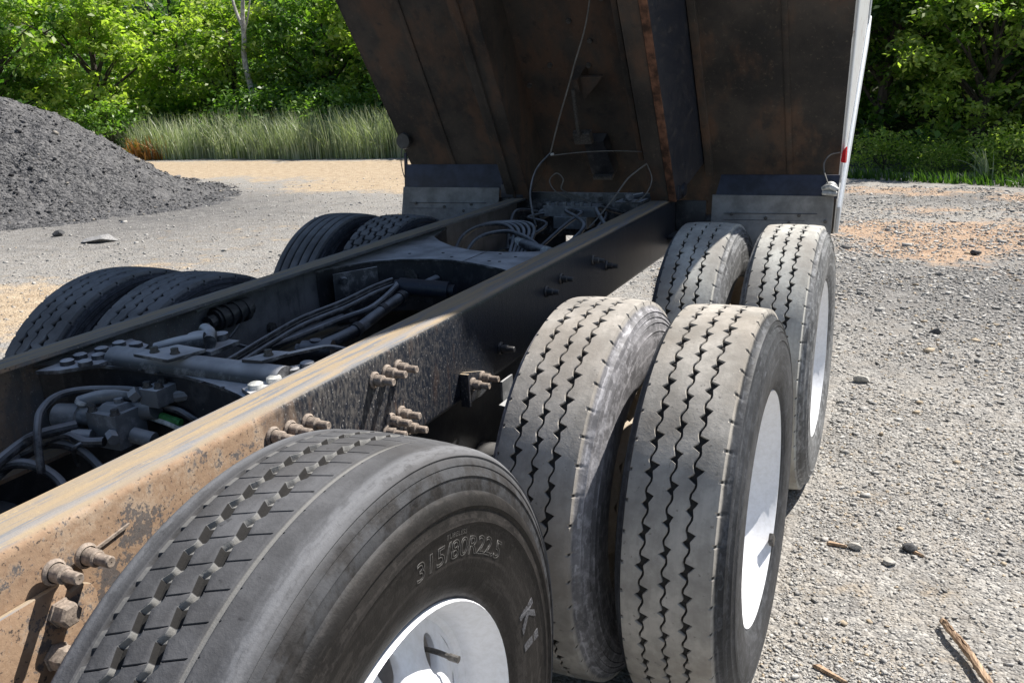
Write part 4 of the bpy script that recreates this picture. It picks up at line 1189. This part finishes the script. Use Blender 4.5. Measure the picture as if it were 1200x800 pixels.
# ------------------------------------------------------------------ hoses, valves and running gear between the rails
def hose(pts, r, mat='hose', name='air_hose', parent=None):
    mb = MB(); mb.tube(pts, r, n=10, sub=7); return mb.build(name, M[mat], parent or truck)
hose([(-.165,-1.00,.84), (-.174,-.989,.90), (-.188,-.972,.93), (-.213,-.941,.95), (-.238,-.884,.96), (-.22,-.832,.96), (-.137,-.799,.96), (-.075,-.768,.95)], .0085)
hose([(-.028,-.735,.93), (.006,-.715,.935), (.025,-.683,.93), (.06,-.62,.90), (.12,-.60,.86)], .010)
hose([(-.119,-.74,.90), (-.031,-.748,.905), (.013,-.747,.89), (.05,-.72,.85)], .008)
hose([(-.12,-.76,.885), (-.056,-.772,.885), (-.011,-.770,.875), (.03,-.755,.85)], .007, 'pale')
mb = MB(); mb.rod((-.056,-.768,.895), (.0,-.766,.885), .0085, n=10); mb.build('hose_sleeve', M['green'], truck)
hose([(-.275,-.965,.85), (-.256,-.945,.86), (-.224,-.934,.88), (-.19,-.907,.885), (-.142,-.905,.875), (-.10,-.89,.875)], .0105)
hose([(-.285,-1.08,.82), (-.265,-1.019,.86), (-.261,-.961,.88), (-.216,-.946,.90), (-.185,-.886,.90)], .012)
hose([(-.30,-1.05,.79), (-.295,-1.007,.82), (-.267,-.95,.85), (-.24,-.915,.86), (-.163,-.903,.85), (-.10,-.90,.80)], .010)
hose([(-.207,-.884,.80), (-.185,-.905,.84), (-.15,-.925,.868), (-.142,-.905,.875)], .005)
hose([(-.32,-1.2,.80), (-.30,-1.05,.83), (-.25,-.98,.84), (-.17,-.96,.80), (-.1,-1.0,.74)], .011)
hose([(.16,-.60,.84), (.05,-.66,.90), (-.02,-.72,.92)], .009)
mb = MB()   # brake relay valve cluster
mb.box((-.175,-.865,.845), (-.085,-.785,.925)); mb.hexa([(-.16,-.85,.925),(-.10,-.85,.925),(-.095,-.80,.925),(-.165,-.80,.925),(-.15,-.84,.938),(-.105,-.84,.938),(-.10,-.81,.938),(-.155,-.81,.938)])
mb.rod((-.13,-.79,.905), (-.06,-.775,.915), .024, n=14); mb.rod((-.10,-.80,.945), (-.085,-.79,.957), .016, n=6, smooth=False)
mb.rod((-.21,-.85,.90), (-.27,-.865,.905), .034, .028, n=16); mb.rod((-.175,-.84,.905), (-.21,-.85,.905), .022, n=12)
mb.tube([(-.215,-.845,.935),(-.16,-.815,.948),(-.10,-.775,.945)], .016, n=10)
mb.rod((-.08,-.83,.87), (-.03,-.82,.86), .018, n=10); mb.rod((-.15,-.88,.875), (-.185,-.90,.88), .017, n=10)
mb.rod((-.10,-.87,.885), (-.075,-.885,.88), .013, n=6, smooth=False); mb.rod((-.12,-.82,.925), (-.12,-.82,.948), .010, n=6, smooth=False)
rv = mb.build('relay_valve', M['alloy'], truck, ang=40)
for p in [(-.165,-.855,.925), (-.095,-.855,.925), (-.165,-.795,.925)]: link('nut', nutm, None, rv, p)
mb = MB(); mb.rod((-.20,-.855,.938), (-.198,-.853,.944), .013, n=8); mb.build('plug', M['lamp'], rv)
mb = MB(); mb.box((-.082,-.795,.925), (-.028,-.735,.966)); mb.rod((-.03,-.745,.935), (.0,-.725,.938), .013, n=8)
jb = mb.build('junction_block', M['alloy'], truck, .002)
for p in [(-.07,-.78,.966), (-.04,-.775,.966), (-.055,-.75,.966)]: link('nut', nutm, None, jb, p)
# torque rod and its wraps
mb = MB(); mb.tube([(-.155,-.049,.84), (-.116,.087,.86), (-.125,.35,.895), (-.095,.56,.915)], .019, n=12); tr = mb.build('torque_rod', M['hose'], truck)
for y_, x_, z_ in ((.08,-.117,.859), (.24,-.124,.882), (.36,-.124,.896)):
    mb = MB(); mb.rod((x_,y_-.012,z_-.001), (x_-.001,y_+.012,z_+.002), .0225, n=12); mb.build('clamp', M['black'], tr)
mb = MB(); mb.rod((-.15,.40,.925), (.03,.425,.915), .030, n=16); mb.rod((-.165,.398,.926), (-.15,.40,.925), .022, n=12); mb.rod((.03,.425,.915), (.05,.428,.914), .02, n=12); mb.build('rod_bushing', M['beam'], tr)
mb = MB(); mb.rod((-.19,-.10,.835), (-.10,-.07,.835), .033, n=14); mb.rod((-.155,-.085,.80), (-.15,-.085,.87), .018, n=10); mb.rod((-.21,-.11,.84), (-.19,-.10,.835), .02, n=10); mb.build('ball_joint', M['hose'], tr)
# cable bundles tied along the left rail
for dx, dz, r_ in ((0,0,.009), (.018,-.008,.008), (-.012,-.016,.008), (.006,.012,.006)):
    hose([(-.20+dx,-.60,.885+dz), (-.19+dx,-.45,.89+dz), (-.235+dx,-.20,.895+dz), (-.248+dx,-.03,.905+dz), (-.222+dx,.154,.915+dz), (-.205+dx,.30,.93+dz), (-.19+dx,.405,.935+dz)], r_, name='cable')
hose([(-.235,-.265,.875), (-.214,-.083,.875), (-.182,.093,.885), (-.135,.20,.90), (-.14,.35,.93), (-.17,.41,.935)], .010, name='cable')
hose([(-.36,-.12,.80), (-.35,.0,.82), (-.33,.15,.83), (-.30,.26,.84)], .012, name='cable')
mb = MB(); mb.tube([(-.404,.01,.855), (-.38,.012,.858), (-.37,.015,.84), (-.37,.02,.815)], .009, n=8); mb.rod((-.405,.01,.862), (-.39,.01,.862), .017, n=8); mb.build('cable_clip', M['nutdark'], truck)
for k_ in range(5):
    o_ = .017*k_
    hose([(-.30-o_*.3,1.05+o_,.88), (-.315-o_*.2,1.16+o_,.955), (-.29,1.29+o_,.985), (-.21+o_,1.36+o_,.985), (-.12+o_,1.28+o_,.965), (-.08+o_,1.15,.90)], .0085)
hose([(-.26,1.06,.88), (-.237,1.166,.955), (-.15,1.26,.972), (-.03,1.22,.955), (.06,1.20,.90)], .009)
mb = MB(); mb.rod((-.12,1.27,.93), (.16,1.05,.925), .022, n=14); sc2 = mb.build('cross_shaft', M['hose'], truck)
for a_ in (.12, .80):
    mb = MB(); p_ = Vector((-.12,1.27,.93)).lerp(Vector((.16,1.05,.925)), a_); q_ = Vector((-.12,1.27,.93)).lerp(Vector((.16,1.05,.925)), a_+.14); mb.rod(p_, q_, .0235, n=14); mb.build('bare_sleeve', M['pale'], sc2)
mb = MB(); mb.box((-.32,.85,.62), (.30,1.55,.635)); mb.build('dark_plate', M['black'], truck, .003)  # added black plate, blocks the sunlit ground showing between the rails
# rear valve and wiring on the last crossmember
mb = MB(); mb.box((-.20,1.80,.955), (.07,1.92,1.005))
for k_ in range(6): mb.rod((-.18+.043*k_,1.82,1.005), (-.18+.043*k_,1.82,1.022), .011, n=8)
mb.rod((-.24,1.86,.95), (-.20,1.86,.97), .025, n=10); mb.box((-.14,1.78,.90), (.03,1.90,.955)); mb.build('rear_valve', M['alloy'], truck, ang=40)
rv_ = random.Random(3)
for k_ in range(7):
    x_ = -.25+.09*k_
    hose([(x_,1.84,.97), (x_+rv_.uniform(-.1,.1),1.72,.99+rv_.uniform(-.03,.03)), (x_+rv_.uniform(-.1,.1),1.58,.95), (x_+rv_.uniform(-.15,.15),1.42,.86)], rv_.uniform(.006,.010))
mb = MB(); mb.box((.20,1.70,1.036), (.32,1.84,1.045)); mb.rod((.24,1.76,1.045), (.27,1.70,1.07), .02, n=10); mb.rod((.22,1.80,1.045), (.30,1.82,1.06), .015, n=8); mb.build('hose_fitting', M['dusty'], truck)

# axles, springs, shafts below
for y_ in (0, SP):
    mb = MB()
    mb.rod((-.62,y_,ZW), (.62,y_,ZW), .065, n=16)
    mb.lathe([(-.22,.06), (-.16,.13), (-.08,.185), (0,.20), (.08,.185), (.16,.13), (.22,.06)], (0, y_, ZW), 'X', 24)
    mb.rod((0,y_-.30,ZW+.06), (0,y_,ZW+.04), .09, .15, n=16)
    mb.build('axle', M['black'], truck)
for s in (-1, 1):
    mb = MB()
    mb.tube([(s*.49,-.30,.55), (s*.49,.1,.60), (s*.49,.65,.66), (s*.49,1.2,.60), (s*.49,1.6,.55)], lambda t: .05, n=8)
    mb.box((s*.42,.55,.55), (s*.56,.75,.80)); mb.build('spring', M['black'], truck)
mb = MB(); mb.rod((0,-3.0,.66), (0,-.30,.58), .055, n=14); mb.rod((0,.25,.56), (0,1.0,.58), .05, n=14); mb.build('drive_shaft', M['hose'], truck)
mb = MB(); mb.box((-.28,-1.30,.46), (.56,-1.10,.60)); mb.rod((.3,-1.1964,.541), (.62,-1.1964,.541), .06, n=12); mb.build('axle', M['black'], truck, .01)
mb = MB(); mb.rod((-.30,-1.75,.62), (-.30,-1.0,.62), .13, n=20); mb.rod((.15,-1.0,.60), (.15,-.45,.60), .12, n=20); mb.build('air_tank', M['black'], truck)
for s in (-1, 1):
    mb = MB(); mb.box((s*.33,-1.9,.36), (s*.345,1.0 if s > 0 else 1.78,.781)); mb.build('shade_plate', M['black'], truck)  # black plates added so the gaps below the rails look like deep shadow
mb = MB(); mb.box((-.32,-1.3,.70), (.32,-.98,.715)); mb.build('dark_plate', M['black'], truck, .003)
mb = MB(); mb.box((-.32,-.55,.64), (.32,-.2,.655)); mb.build('dark_plate', M['black'], truck, .003)

# ------------------------------------------------------------------ raised bed
TH_ = math.radians(60.0); H0 = Vector((0, 2.07, 1.27))
SV = Vector((0, -math.cos(TH_), math.sin(TH_))); DV = Vector((0, -math.sin(TH_), -math.cos(TH_)))
def B(x, s, d=0.0): return H0 + Vector((x, 0, 0)) + SV*s + DV*d
SE, S0 = 4.55, -.52
ex = lambda s: 1.130 + .066*s
bed = empty('dump_bed', (0, 0, 0), truck)
def bquad(mb, pts, d0, d1):   # pts: 4 (x, s)
    mb.hexa([B(x, s, d0) for x, s in pts] + [B(x, s, d1) for x, s in pts])
for xa0, xa1, xb0, xb1 in ((-1, None, None, -.425), (None, -.4245, .4245, None), (None, .425, None, 1)):
    mb = MB(); ns = 14
    for i in range(1):
        l0 = -ex(S0)+.001 if xa0 == -1 else xa1; l1 = -ex(SE)+.001 if xa0 == -1 else xa1
        r0_ = ex(S0)-.001 if xb1 == 1 else (xb0 if xb0 is not None else xb1); r1_ = ex(SE)-.001 if xb1 == 1 else (xb0 if xb0 is not None else xb1)
        bquad(mb, [(l0, S0), (r0_, S0), (r1_, SE), (l1, SE)], 0, -.012)
    me = mb.mesh('floor_panel')
    link('floor_panel', me, M['under'], bed)
# side cross-bearers seen as shallow press lines, and rusty weld strips
for x_, w_, mat, d_ in ((.535, .018, 'under', .022), (.905, .012, 'under', .006), (-.86, .012, 'under', .005)):
    mb = MB(); bquad(mb, [(x_-w_, S0+.35), (x_+w_, S0+.35), (x_+w_, SE), (x_-w_, SE)], .0005, d_); mb.build('floor_strip', M[mat], bed, .002)
# sills (deep long beams under the floor)
mb = MB(); mb.hexa([B(.30, -.10, .0005), B(.515, -.10, .0005), B(.515, SE, .0005), B(.30, SE, .0005), B(.33, -.10, .30), B(.440, -.10, .30), B(.440, SE, .30), B(.33, SE, .30)]); mb.build('sill', M['beam'], bed, .004)
mb = MB(); bquad(mb, [(.412, -.10), (.447, -.10), (.447, SE), (.412, SE)], .3005, .312); mb.build('sill_flange', M['flange'], bed, .003)
mb = MB(); bquad(mb, [(.245, .02), (.27, .02), (.27, SE), (.245, SE)], .0005, .16); mb.build('inner_stiffener', M['under'], bed, .004)
mb = MB(); bquad(mb, [(.326, -.10), (.411, -.10), (.411, SE), (.326, SE)], .3005, .308); mb.build('sill_cap', M['under'], bed, .002)
mb = MB(); mb.hexa([B(-.415, -.12, .0005), B(-.315, -.12, .0005), B(-.315, SE, .0005), B(-.415, SE, .0005), B(-.415, -.12, .28), B(-.315, -.12, .28), B(-.315, SE, .28), B(-.415, SE, .28)]); mb.build('sill', M['under'], bed, .004)
mb = MB(); bquad(mb, [(-.425, -.12), (-.300, -.12), (-.300, SE), (-.425, SE)], .2805, .292); mb.build('sill_flange', M['under'], bed, .003)
mb = MB(); bquad(mb, [(-.385, -.12), (-.372, -.12), (-.372, SE), (-.385, SE)], .2925, .302); mb.build('sill_flange', M['under'], bed, .002)
# plug bolts on the centre floor
mb = MB(); mb.rod(Vector((0,0,0)), DV*.012, .012, n=10); pb = mb.mesh('bolt'); pb.materials.append(M['nutdark'])
for x_, s_ in ((-.27,.9), (-.02,.66), (.06,.56), (.03,.44), (.15,.75), (-.16,.45), (-.29,.35)): link('bolt', pb, None, bed, B(x_, s_, 0))
# body prop bracket and latch under the centre floor
mb = MB(); mb.hexa([B(-.03,.34,.001), B(.02,.34,.001), B(.02,.44,.001), B(-.03,.44,.001), B(-.03,.36,.10), B(.0,.36,.10), B(.0,.42,.10), B(-.03,.42,.10)])
mb.hexa([B(.0,.31,.06), B(.012,.31,.06), B(.115,.42,.06), B(.0,.42,.06), B(.0,.31,.075), B(.012,.31,.075), B(.115,.42,.075), B(.0,.42,.075)])
mb.build('prop_bracket', M['under'], bed)
mb = MB(); mb.rod(B(-.025,.38,.11), B(-.035,.15,.14), .010, n=10); mb.build('latch_rod', M['nutdark'], bed)
mb = MB(); mb.hexa([B(-.075,.09,.10), B(.02,.09,.10), B(.02,.16,.10), B(-.075,.16,.10), B(-.07,.095,.13), B(.015,.095,.13), B(.015,.155,.13), B(-.07,.155,.13)]); mb.build('latch_plate', M['nutdark'], bed, .003)
mb = MB(); mb.hexa([B(-.03,-.10,.02), B(.09,-.10,.02), B(.06,.085,.02), B(-.04,.085,.02), B(-.03,-.10,.10), B(.09,-.10,.10), B(.06,.085,.09), B(-.04,.085,.09)]); mb.build('hinge_lug', M['black'], bed, .004)
mb = MB(); bquad(mb, [(-.02,-.12), (.08,-.12), (.08,-.10), (-.02,-.10)], .02, .12); mb.build('hinge_foot', M['nutdark'], bed, .002)
# rear apron across the frame
# sides, bulkhead and tailgate
def side(sg):
    def Q(s, h, o): return B(sg*(ex(s)+o), s, -h)
    mb = MB()
    top_s = S0 + .19*1.35
    mb.hexa([Q(S0, .0, .0), Q(SE, .0, .0), Q(SE, 1.35, .0), Q(top_s, 1.35, .0), Q(S0, 0, .006), Q(SE, 0, .006), Q(SE, 1.35, .006), Q(top_s, 1.35, .006)])
    sp_ = mb.build('side_panel', M['whiter'] if sg > 0 else M['under'], bed)
    mb = MB(); mb.hexa([Q(S0+.3, .0, .0065), Q(SE, .0, .0065), Q(SE, .055, .0065), Q(S0+.3, .055, .0065), Q(S0+.3, .0, .013), Q(SE, .0, .013), Q(SE, .05, .015), Q(S0+.3, .05, .015)]); mb.build('lower_rail', M['white'] if sg > 0 else M['under'], sp_, .003)
    f_ = lambda h: S0 + .19*h
    def postq(h0, h1, w, o0, o1, off=0):
        return [Q(f_(h0)+off, h0, o0), Q(f_(h0)+off+w, h0, o0), Q(f_(h1)+off+w, h1, o0), Q(f_(h1)+off, h1, o0), Q(f_(h0)+off, h0, o1), Q(f_(h0)+off+w, h0, o1), Q(f_(h1)+off+w, h1, o1), Q(f_(h1)+off, h1, o1)]
    mb = MB(); mb.hexa(postq(.0, 1.35, .16, .0065, .022)); mb.build('corner_post', M['white'], sp_, .006)
    for s_ in (1.9, 2.7, 3.5, 4.3):
        mb = MB(); mb.hexa([Q(s_, .07, .0065), Q(s_+.10, .07, .0065), Q(s_+.10, 1.28, .0065), Q(s_, 1.28, .0065), Q(s_+.02, .07, .05), Q(s_+.08, .07, .05), Q(s_+.08, 1.28, .05), Q(s_+.02, 1.28, .05)]); mb.build('side_rib', M['white'], sp_, .004)
    mb = MB(); mb.hexa([Q(top_s, 1.29, .0065), Q(SE, 1.29, .0065), Q(SE, 1.37, .0065), Q(top_s, 1.37, .0065), Q(top_s, 1.29, .014), Q(SE, 1.29, .014), Q(SE, 1.37, .014), Q(top_s, 1.37, .014)]); mb.build('top_rail', M['white'], sp_, .006)
side(1); side(-1)
mb = MB(); mb.hexa([B(-ex(SE)+.002, SE-.012, -.013), B(ex(SE)-.002, SE-.012, -.013), B(ex(SE)-.002, SE-.002, -.013), B(-ex(SE)+.002, SE-.002, -.013), B(-ex(SE)+.002, SE-.012, -1.6), B(ex(SE)-.002, SE-.012, -1.6), B(ex(SE)-.002, SE-.002, -1.6), B(-ex(SE)+.002, SE-.002, -1.6)]); mb.build('bulkhead', M['white'], bed)
mb = MB(); mb.hexa([B(-1.112, S0+.02, -.013), B(1.112, S0+.02, -.013), B(1.112, S0+.06, -.013), B(-1.112, S0+.06, -.013), B(-1.118, S0+.02+.25, -1.33), B(1.118, S0+.02+.25, -1.33), B(1.118, S0+.06+.25, -1.33), B(-1.118, S0+.06+.25, -1.33)]); mb.build('tailgate', M['white'], bed, .004)

# mud flaps with their rubber top strips
def flap(x0, x1, y, zt, zm, zb, skew):
    mb = MB(); mb.hexa([(x0-skew,y-.03,zm), (x1,y-.03,zm), (x1,y-.022,zm), (x0-skew,y-.022,zm), (x0,y,zt), (x1+.004,y,zt), (x1+.004,y+.008,zt), (x0,y+.008,zt)])
    st_ = mb.build('flap_strip', M['strip'], truck, .002)
    mb = MB(); n = 8
    rows = [(zm+.012, y-.036), (zm-.05, y-.040), ((zm+zb)/2, y-.055), (zb, y-.075)]
    vs = []; fs = []
    for off in (0, .007):
        for (z, yy) in rows:
            for i in range(n+1):
                t = i/n; vs.append((x0-skew-.01 + (x1-.012-(x0-skew-.01))*t + (zm-z)*.10*(-1 if x0 < 0 else -.2), yy+off+.008*math.sin(t*7)*(zm-z)*2, z))
    R_ = (n+1)*len(rows)
    for j in range(len(rows)-1):
        for i in range(n):
            a = j*(n+1)+i
            fs += [(a, a+1, a+n+2, a+n+1), (R_+a, R_+a+n+1, R_+a+n+2, R_+a+1)]
    for j in range(len(rows)-1):
        for a, b in ((j*(n+1), (j+1)*(n+1)), (j*(n+1)+n, (j+1)*(n+1)+n)): fs.append((a, b, R_+b, R_+a))
    for i in range(n):
        fs.append((i, i+1, R_+i+1, R_+i)); a = (len(rows)-1)*(n+1)+i; fs.append((a, a+1, R_+a+1, R_+a))
    mb.add(vs, fs, True)
    fl = mb.build('mud_flap', M['flap'], truck, ang=40)
    mb = MB(); mb.rod((0,0,0), (0,-.006,0), .0075, n=10); me = mb.mesh('bolt'); me.materials.append(M['nutdark'])
    w = x1-x0
    for fx_, dz in ((.12,.085), (.42,.10), (.70,.085), (.62,.12), (.92,.11)): link('bolt', me, None, fl, (x0+w*fx_, y-.046, zm-dz+.012))
    for dz, a, b in ((.070, .05, .85), (.100, .05, .75)):
        mb = MB(); mb.hexa([(x0+w*a,y-.0475,zm-dz-.0008),(x0+w*b,y-.0475,zm-dz+.004),(x0+w*b,y-.043,zm-dz+.004),(x0+w*a,y-.043,zm-dz-.0008),(x0+w*a,y-.0475,zm-dz+.0006),(x0+w*b,y-.0475,zm-dz+.0056),(x0+w*b,y-.043,zm-dz+.0056),(x0+w*a,y-.043,zm-dz+.0006)]); mb.build('crease', M['strip'], fl)
    return fl
flap(.625, 1.135, 1.965, 1.140, 1.040, .70, .02)
flap(-1.065, -.485, 1.965, 1.19, 1.062, .74, .0)
# edge of the left flap bracket, torn lamp, marker light and loose wiring
mb = MB(); mb.hexa([(-1.105,1.98,.95),(-1.075,1.98,.95),(-1.075,1.99,.95),(-1.105,1.99,.95),(-1.085,1.98,1.25),(-1.072,1.98,1.25),(-1.072,1.99,1.25),(-1.085,1.99,1.25)]); mb.build('flap_bracket', M['strip'], truck)
mb = MB(); mb.lathe([(0,.001),(0,.040),(.02,.044),(.05,.034),(.055,.001)], (0,0,0), 'Y', 20); o = mb.build('round_lamp', M['black'], bed); o.location = (-1.10,2.00,1.31)
mb = MB(); mb.lathe([(0,.001),(0,.026),(.006,.030),(.03,.030),(.034,.024),(.034,.001)], (0,0,0), 'Y', 18); mb.tube([(-.03,.0,.0),(.0,-.008,.012),(.03,-.004,-.004)], .012, n=8); mb.tube([(-.028,-.004,-.016),(.004,-.012,-.018),(.03,-.004,-.02)], .010, n=8)
o = mb.build('hanging_lamp', M['lamp'], truck); o.location = (1.105,1.915,1.085)
mb = MB(); mb.hexa([(1.128,2.07,1.185),(1.150,2.06,1.18),(1.155,2.09,1.18),(1.13,2.10,1.185),(1.135,2.06,1.235),(1.150,2.05,1.255),(1.155,2.08,1.255),(1.138,2.09,1.235)]); mb.build('marker_light', M['red'], bed, .006)
wires = [
 ([(1.10,1.91,1.10), (1.085,1.935,1.13), (1.072,1.96,1.16), (1.07,1.985,1.195), (1.09,2.02,1.222), (1.125,2.06,1.228)], .0032, 'wire'),
 ([(.235,1.36,2.35), (.148,1.55,1.902), (.05,1.60,1.635), (-.044,1.65,1.419), (-.112,1.70,1.264)], .0036, 'wire'),
 ([(-.112,1.70,1.264), (-.150,1.62,1.20), (-.140,1.52,1.115), (-.105,1.45,1.04), (-.075,1.42,.97)], .0048, 'hose'),
 ([(-.10,1.70,1.255), (-.02,1.725,1.262), (.059,1.75,1.266), (.166,1.80,1.265), (.282,1.85,1.256)], .0026, 'wire'),
 ([(.335,1.75,1.211), (.305,1.70,1.185), (.275,1.65,1.153), (.239,1.60,1.091), (.205,1.50,1.022), (.17,1.44,.97)], .0036, 'wire'),
 ([(.335,1.75,1.211), (.359,1.75,1.143), (.345,1.70,1.08), (.30,1.68,1.05)], .0026, 'wire'),
 ([(-.05,1.80,1.04), (-.108,1.75,1.08), (-.141,1.75,1.132), (-.105,1.75,1.168), (-.071,1.75,1.14), (-.080,1.75,1.092), (-.02,1.78,1.06), (.04,1.82,1.02)], .003, 'wire'),
 ([(-1.085,1.97,1.29), (-1.098,1.965,1.22), (-1.092,1.965,1.15), (-1.078,1.965,1.11)], .0026, 'wire'),
]
for p_, r_, m_ in wires: hose(p_, r_, m_, 'loose_wire')
mb = MB(); mb.rod((-.108,1.695,1.258), (-.094,1.695,1.262), .006, n=8); mb.build('wire_joint', M['lamp'], truck)
print('tris', sum(sum(len(p.vertices)-2 for p in o.data.polygons) if False else len(o.data.loops)//2 for o in bpy.data.objects if o.type == 'MESH'), 'objects', len(bpy.data.objects))
